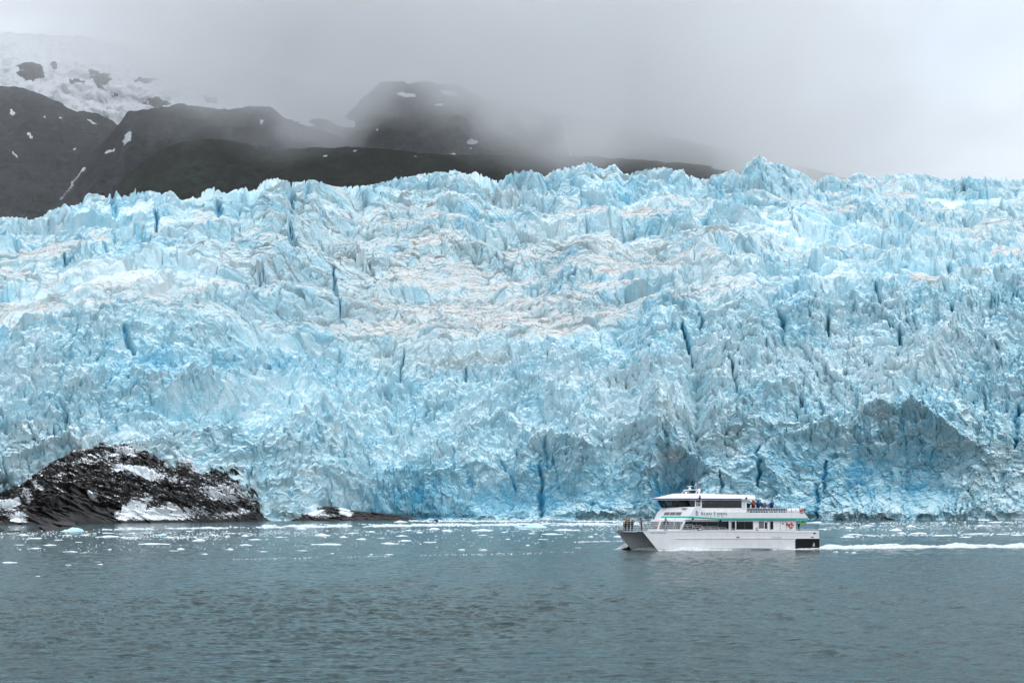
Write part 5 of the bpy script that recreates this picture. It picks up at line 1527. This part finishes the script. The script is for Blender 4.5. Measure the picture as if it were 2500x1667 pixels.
# ---------------------------------------------------------------- people
M_SKIN = plain('skin', (0.45, 0.27, 0.19), 0.6)
def skin_mesh(name, chain, mat, parent, sub=1):
    """chain: {joint: (pos, radius)}, edges list -> one continuous surface"""
    pts, edges, root = chain
    keys = list(pts)
    me = bpy.data.meshes.new(name)
    me.from_pydata([pts[k][0] for k in keys], [(keys.index(a), keys.index(b)) for a, b in edges], [])
    o = bpy.data.objects.new(name, me); C.objects.link(o); o.parent = parent
    md = o.modifiers.new('skin', 'SKIN'); md.use_smooth_shade = True
    for k, v in zip(keys, me.skin_vertices[0].data):
        r = pts[k][1]; v.radius = (r, r) if not hasattr(r, '__len__') else r
        v.use_root = (k == root)
    s = o.modifiers.new('sub', 'SUBSURF'); s.levels = sub; s.render_levels = sub
    me.materials.append(mat)
    return o

def person(x, y, z, face, label, coat, legs, hair, arms='down', lean=0.0, height=1.74, hood=False, hat=None, sit=False, in_group='passengers on the boat'):
    """x,y,z in the boat's frame; face: heading in the boat's frame; the body is posed as a chain of joints"""
    height *= 1.06; k = height / 1.74
    root = bpy.data.objects.new('person', None); C.objects.link(root)
    wpos = org + Rz @ Vector((x, y, z))
    root.location = wpos; root.rotation_euler = (0, 0, math.pi + TH + face)
    root.scale = (k * 1.14, k * 1.14, k)
    tag(root, label, 'person', in_group)
    # own frame: +x forward, +y left
    hipz = 0.93
    L = lambda p: (p[0], p[1], p[2])
    ln = lean
    def tor(h, y=0, f=0): return (math.sin(ln) * (h - hipz) + f, y, hipz + math.cos(ln) * (h - hipz))
    P = {'pelvis': (tor(.95), .135), 'waist': (tor(1.10), .125), 'chest': (tor(1.30), .155), 'neck': (tor(1.50), .06), 'head0': (tor(1.58, 0, .01), .085), 'head1': (tor(1.68, 0, .015), .095), 'nose': (tor(1.62, 0, .10), .02)}
    E = [('pelvis', 'waist'), ('waist', 'chest'), ('chest', 'neck'), ('neck', 'head0'), ('head0', 'head1'), ('head0', 'nose')]
    for s, n in ((1, 'l'), (-1, 'r')):
        st = .05 * s
        P['sh' + n] = (tor(1.42, .19 * s), .06)
        if arms == 'camera':
            el, wr, hd = tor(1.20, .27 * s, .16), tor(1.50, .10 * s, .24), tor(1.57, .06 * s, .25)
        elif arms == 'rail':
            el, wr, hd = tor(1.16, .28 * s, .12), tor(1.06, .22 * s, .34), tor(1.05, .2 * s, .42)
        elif arms == 'reach':
            el, wr, hd = tor(1.25, .24 * s, .25), tor(1.2, .2 * s, .5), tor(1.18, .18 * s, .6)
        else:
            el, wr, hd = tor(1.14, .25 * s, -.03), tor(.90, .26 * s, .06), tor(.80, .26 * s, .09)
        P['el' + n] = (el, .05); P['wr' + n] = (wr, .033); P['hd' + n] = (hd, .035)
        E += [('chest', 'sh' + n), ('sh' + n, 'el' + n), ('el' + n, 'wr' + n), ('wr' + n, 'hd' + n)]
        P['hip' + n] = ((0, .09 * s, .90), .10); P['kn' + n] = ((.02 + st, .11 * s, .48), .065); P['an' + n] = ((-.02 + st, .12 * s, .09), .042); P['to' + n] = ((.17 + st, .13 * s, .04), .04)
        E += [('pelvis', 'hip' + n), ('hip' + n, 'kn' + n), ('kn' + n, 'an' + n), ('an' + n, 'to' + n)]
    body = skin_mesh('body', (P, E, 'pelvis'), M_SKIN, root)
    cp = {q: P[q] for q in ('pelvis', 'waist', 'chest')}
    f = 1.42
    CPT = {q: (P[q][0], P[q][1] * f + .015) for q in ('pelvis', 'waist', 'chest')}
    CPT['collar'] = (tor(1.49), .10)
    CE = [('pelvis', 'waist'), ('waist', 'chest'), ('chest', 'collar')]
    for n in 'lr':
        for q in ('sh', 'el', 'wr'): CPT[q + n] = (P[q + n][0], P[q + n][1] * 1.45 + .022)
        CE += [('chest', 'sh' + n), ('sh' + n, 'el' + n), ('el' + n, 'wr' + n)]
    skin_mesh('jacket', (CPT, CE, 'pelvis'), coat, root)
    LPT = {'pelvis': (tor(.93), .15)}
    LE = []
    for n in 'lr':
        for q in ('hip', 'kn', 'an'): LPT[q + n] = (P[q + n][0], P[q + n][1] * 1.15 + .015)
        LE += [('pelvis', 'hip' + n), ('hip' + n, 'kn' + n), ('kn' + n, 'an' + n)]
    skin_mesh('trousers', (LPT, LE, 'pelvis'), legs, root)
    b = MB()
    for s in (1, -1):
        kk = 'l' if s > 0 else 'r'; a, t_ = P['an' + kk][0], P['to' + kk][0]
        b.loft([(a[0] - .07, a[1] - .05, 0), (t_[0] + .08, a[1] - .05, 0), (t_[0] + .08, a[1] + .05, 0), (a[0] - .07, a[1] + .05, 0)],
               [(a[0] - .06, a[1] - .045, .11), (t_[0] + .05, a[1] - .035, .06), (t_[0] + .05, a[1] + .035, .06), (a[0] - .06, a[1] + .045, .11)])
    b.build('boots', M_BLACK, root, bevel=.01)
    c = Vector(tor(1.665, 0, -.005))
    h = MB()
    if hood: h.ball((c.x - .01, c.y, c.z - .01), .145, 12, 8, (1, .95, 1.15)); h.build('hood', coat, root, smooth=True)
    elif hat is not None:
        h.ball((c.x - .005, c.y, c.z + .05), .125, 12, 8, (1, .95, .8)); h.build('hat', hat, root, smooth=True)
    else:
        h.ball((c.x - .02, c.y, c.z + .025), .122, 12, 8, (1, .93, 1.05)); h.build('hair', hair, root, smooth=True)
    return root

def cloth(n, c): return plain(n, c, 0.85)
K_BLACK, K_NAVY, K_MAUVE, K_YEL = cloth('black_cloth', (.012, .013, .016)), cloth('navy_cloth', (.012, .02, .045)), cloth('mauve_cloth', (.16, .10, .10)), cloth('yellow_cloth', (.55, .6, .03))
K_RED, K_BLUE, K_DBLUE, K_JEAN = cloth('red_cloth', (.36, .05, .02)), cloth('blue_cloth', (.012, .035, .26)), cloth('dark_blue_cloth', (.012, .022, .11)), cloth('jeans_cloth', (.10, .17, .22))
K_ORANGE, K_PURP, K_NEON, K_WHITE = cloth('orange_cloth', (.40, .10, .04)), cloth('purple_cloth', (.09, .07, .26)), cloth('neon_cloth', (.42, .85, .01)), cloth('white_cloth', (.7, .7, .7))
K_HAIR, K_GREYH = cloth('brown_hair', (.04, .025, .02)), cloth('grey_hair', (.12, .10, .09))
zdk = ZD + .035
def pl(u, y, v=580): return loc(u, v, y).x
person(pl(176, -1.7), -1.7, zdk, 2.0, 'person in a mauve jacket at the far left of the bow', K_MAUVE, K_BLACK, K_GREYH, 'camera', height=1.84)
person(pl(152, -2.7), -2.7, zdk, 2.2, 'person in a yellow jacket half hidden at the bow tip', K_YEL, K_BLACK, K_HAIR, 'camera', height=1.70)
person(pl(204, -1.0), -1.0, zdk, 2.4, 'person in black between the mauve jacket and the white hat', K_BLACK, K_BLACK, K_HAIR, 'camera', height=1.66)
person(pl(234, -1.2), -1.2, zdk, 2.4, 'person in black wearing a white hat on the bow', K_BLACK, K_BLACK, K_HAIR, 'camera', hat=K_WHITE, height=1.74)
person(pl(327, -3.4), -3.4, zdk, 2.6, 'person in navy alone at the far rail of the foredeck', K_NAVY, K_NAVY, K_HAIR, 'camera', height=1.74)
person(pl(470, -1.5), -1.5, zdk, 3.0, 'person in a black hood beside the life ring on the foredeck', K_BLACK, K_BLACK, K_HAIR, 'down', hood=True, height=1.86)
person(pl(591, 2.6), 2.6, zdk, 1.6, 'person in a black jacket and blue jeans by the windshield', K_BLACK, K_JEAN, K_HAIR, 'down', height=1.76)
zu = FZ1 - .02
person(pl(1520, 1.2, 380), 1.2, zu, -1.5, 'person in a red hooded jacket behind the upper rail', K_RED, K_BLACK, K_HAIR, 'rail', hood=True, height=1.80)
person(pl(1573, 1.4, 380), 1.4, zu, -1.2, 'person in a dark blue hooded jacket next to the red jacket', K_DBLUE, K_BLACK, K_HAIR, 'camera', hood=True, height=1.74)
person(pl(1642, 0.4, 380), 0.4, zu, -1.7, 'short person in orange and purple on the upper deck', K_PURP, K_ORANGE, K_ORANGE, 'rail', height=1.36)
person(pl(1720, 1.2, 380), 1.2, zu, -1.5, 'person in a bright blue jacket and cap on the upper deck', K_BLUE, K_BLACK, K_HAIR, 'rail', hat=K_BLACK, height=1.78)
person(pl(2005, 3.2), 3.2, zdk, math.pi, 'person in a neon yellow jacket bending over at the stern', K_NEON, K_BLACK, K_HAIR, 'reach', lean=1.05, height=1.6)
for i, (u, yy, lab) in enumerate(((1050, 1.4, 'first from the front'), (1105, -1.0, 'second from the front'), (1190, .8, 'in the middle'), (1255, -1.2, 'second from the rear'), (1335, 1.2, 'nearest the rear'))):
    person(pl(u, yy, 345), yy, ZU + .02, 1.2 * i, 'dark figure inside the upper cabin windows, ' + lab, K_BLACK, K_BLACK, K_HAIR, 'down', height=1.5 + .05 * (i % 3), in_group='figures inside the upper cabin')
person(xn := pl(700, 0, 330), -.6, ZU + .02, 0.0, 'dark figure standing in the wheelhouse behind the windshield', K_NAVY, K_BLACK, K_HAIR, 'rail', height=1.66)
# ---------------------------------------------------------------- foam of the boat
def wake():
    b = NB('foam')
    n = b.noise(b.pos((1, 1, 1.5)), 2.2, 6, 0.7)
    b.color(b.mix(b.ramp(n, [(0.35, 0.0), (0.65, 1.0)]), (0.52, 0.60, 0.62), (0.86, 0.88, 0.88))); b.set(Roughness=0.8)
    b.link(b.bump(n, 1.0, 0.3), b.bsdf.inputs['Normal'])
    Rm = np.array(Rz)
    def sheet(x0, x1, y0, y1, hf, nx, ny):
        """strip in the boat's frame, height from hf; it sinks under the water where there is no foam"""
        xs = np.linspace(x0, x1, nx); ys = np.linspace(y0, y1, ny)
        Xl, Yl = np.meshgrid(xs, ys)
        Zl = hf(Xl, Yl)
        W = Rm[:2, :2] @ np.stack([Xl.ravel(), Yl.ravel()])
        return (W[0] + org.x).reshape(Xl.shape), (W[1] + org.y).reshape(Xl.shape), Zl
    def trail(x, y):
        d = -x                                                     # metres behind the stern
        side = np.abs(y)
        ridge = np.exp(-((side - 3.4 - d * 0.02) / (1.2 + d * .012))**2) * (0.62 + 0.35 * np.exp(-((d - 14) / 6)**2) + .18 * np.exp(-((d - 42) / 10)**2))
        mid = 0.30 * np.exp(-(y / (4.5 + d * .03))**4)
        h = (ridge * 0.85 + mid * .8) * (0.72 + 0.9 * fbm(x / 5, y / 3, 21, 4)) + 0.24 * fbm(x / 1.0, y / 0.8, 23, 4) 
        return h - 0.22 - 0.0045 * d - 0.5 * sstep(4.8, 7.5, side - d * .03)
    S1 = sheet(-0.1, -75, -9, 9, trail, 420, 130)
    o = grid_object('wake', *S1, b.m, smooth=False)
    tag(o, kind='stuff')
    def side(x, y):
        e = np.maximum(0, y - HB)
        x_ = XBW - x
        f = 0.6 * np.exp(-((x_ - 5.0) / 3.2)**2) + 0.22 * np.exp(-((x_ - 10) / 5)**2) + 0.30 * sstep(17, 24, x_)
        return f * (0.75 + 0.7 * fbm(x / 1.6, y / 0.8, 31, 4)) - e * 0.35 - 0.06 + 0.10 * fbm(x / .5, y / .4, 35, 3)
    S2 = sheet(XBW - 1.0, -0.3, HB - 0.02, HB + 2.2, side, 300, 26)
    o = grid_object('hull_foam', *S2, b.m, smooth=False); tag(o, kind='stuff')
    def splash(x, y):
        r = np.exp(-((x - XBW + 0.6) / 1.9)**2 - ((y + HB + .7) / 0.9)**2)
        return 1.7 * r * (0.8 + 0.6 * fbm(x / .8, y / .8, 41, 4)) - 0.1 + 0.12 * fbm(x / .4, y / .4, 43, 3)
    def tunnel(x, y):
        return 0.10 + 0.35 * np.exp(-((x - XBW + 3) / 2.5)**2) + 0.25 * fbm(x / .9, y / .8, 51, 4) - 0.35 * sstep(XBW - 1.2, XBW + .8, x)
    S4 = sheet(1.0, XBW + 1.0, -HB + .4, HB - .4, tunnel, 160, 60)
    o = grid_object('tunnel_foam', *S4, b.m, smooth=False); tag(o, kind='stuff')
    S3 = sheet(XBW - 4, XBW + 3, -HB - 3, -HB + .1, splash, 90, 50)
    o = grid_object('bow_splash', *S3, b.m, smooth=False); tag(o, kind='stuff')
wake()
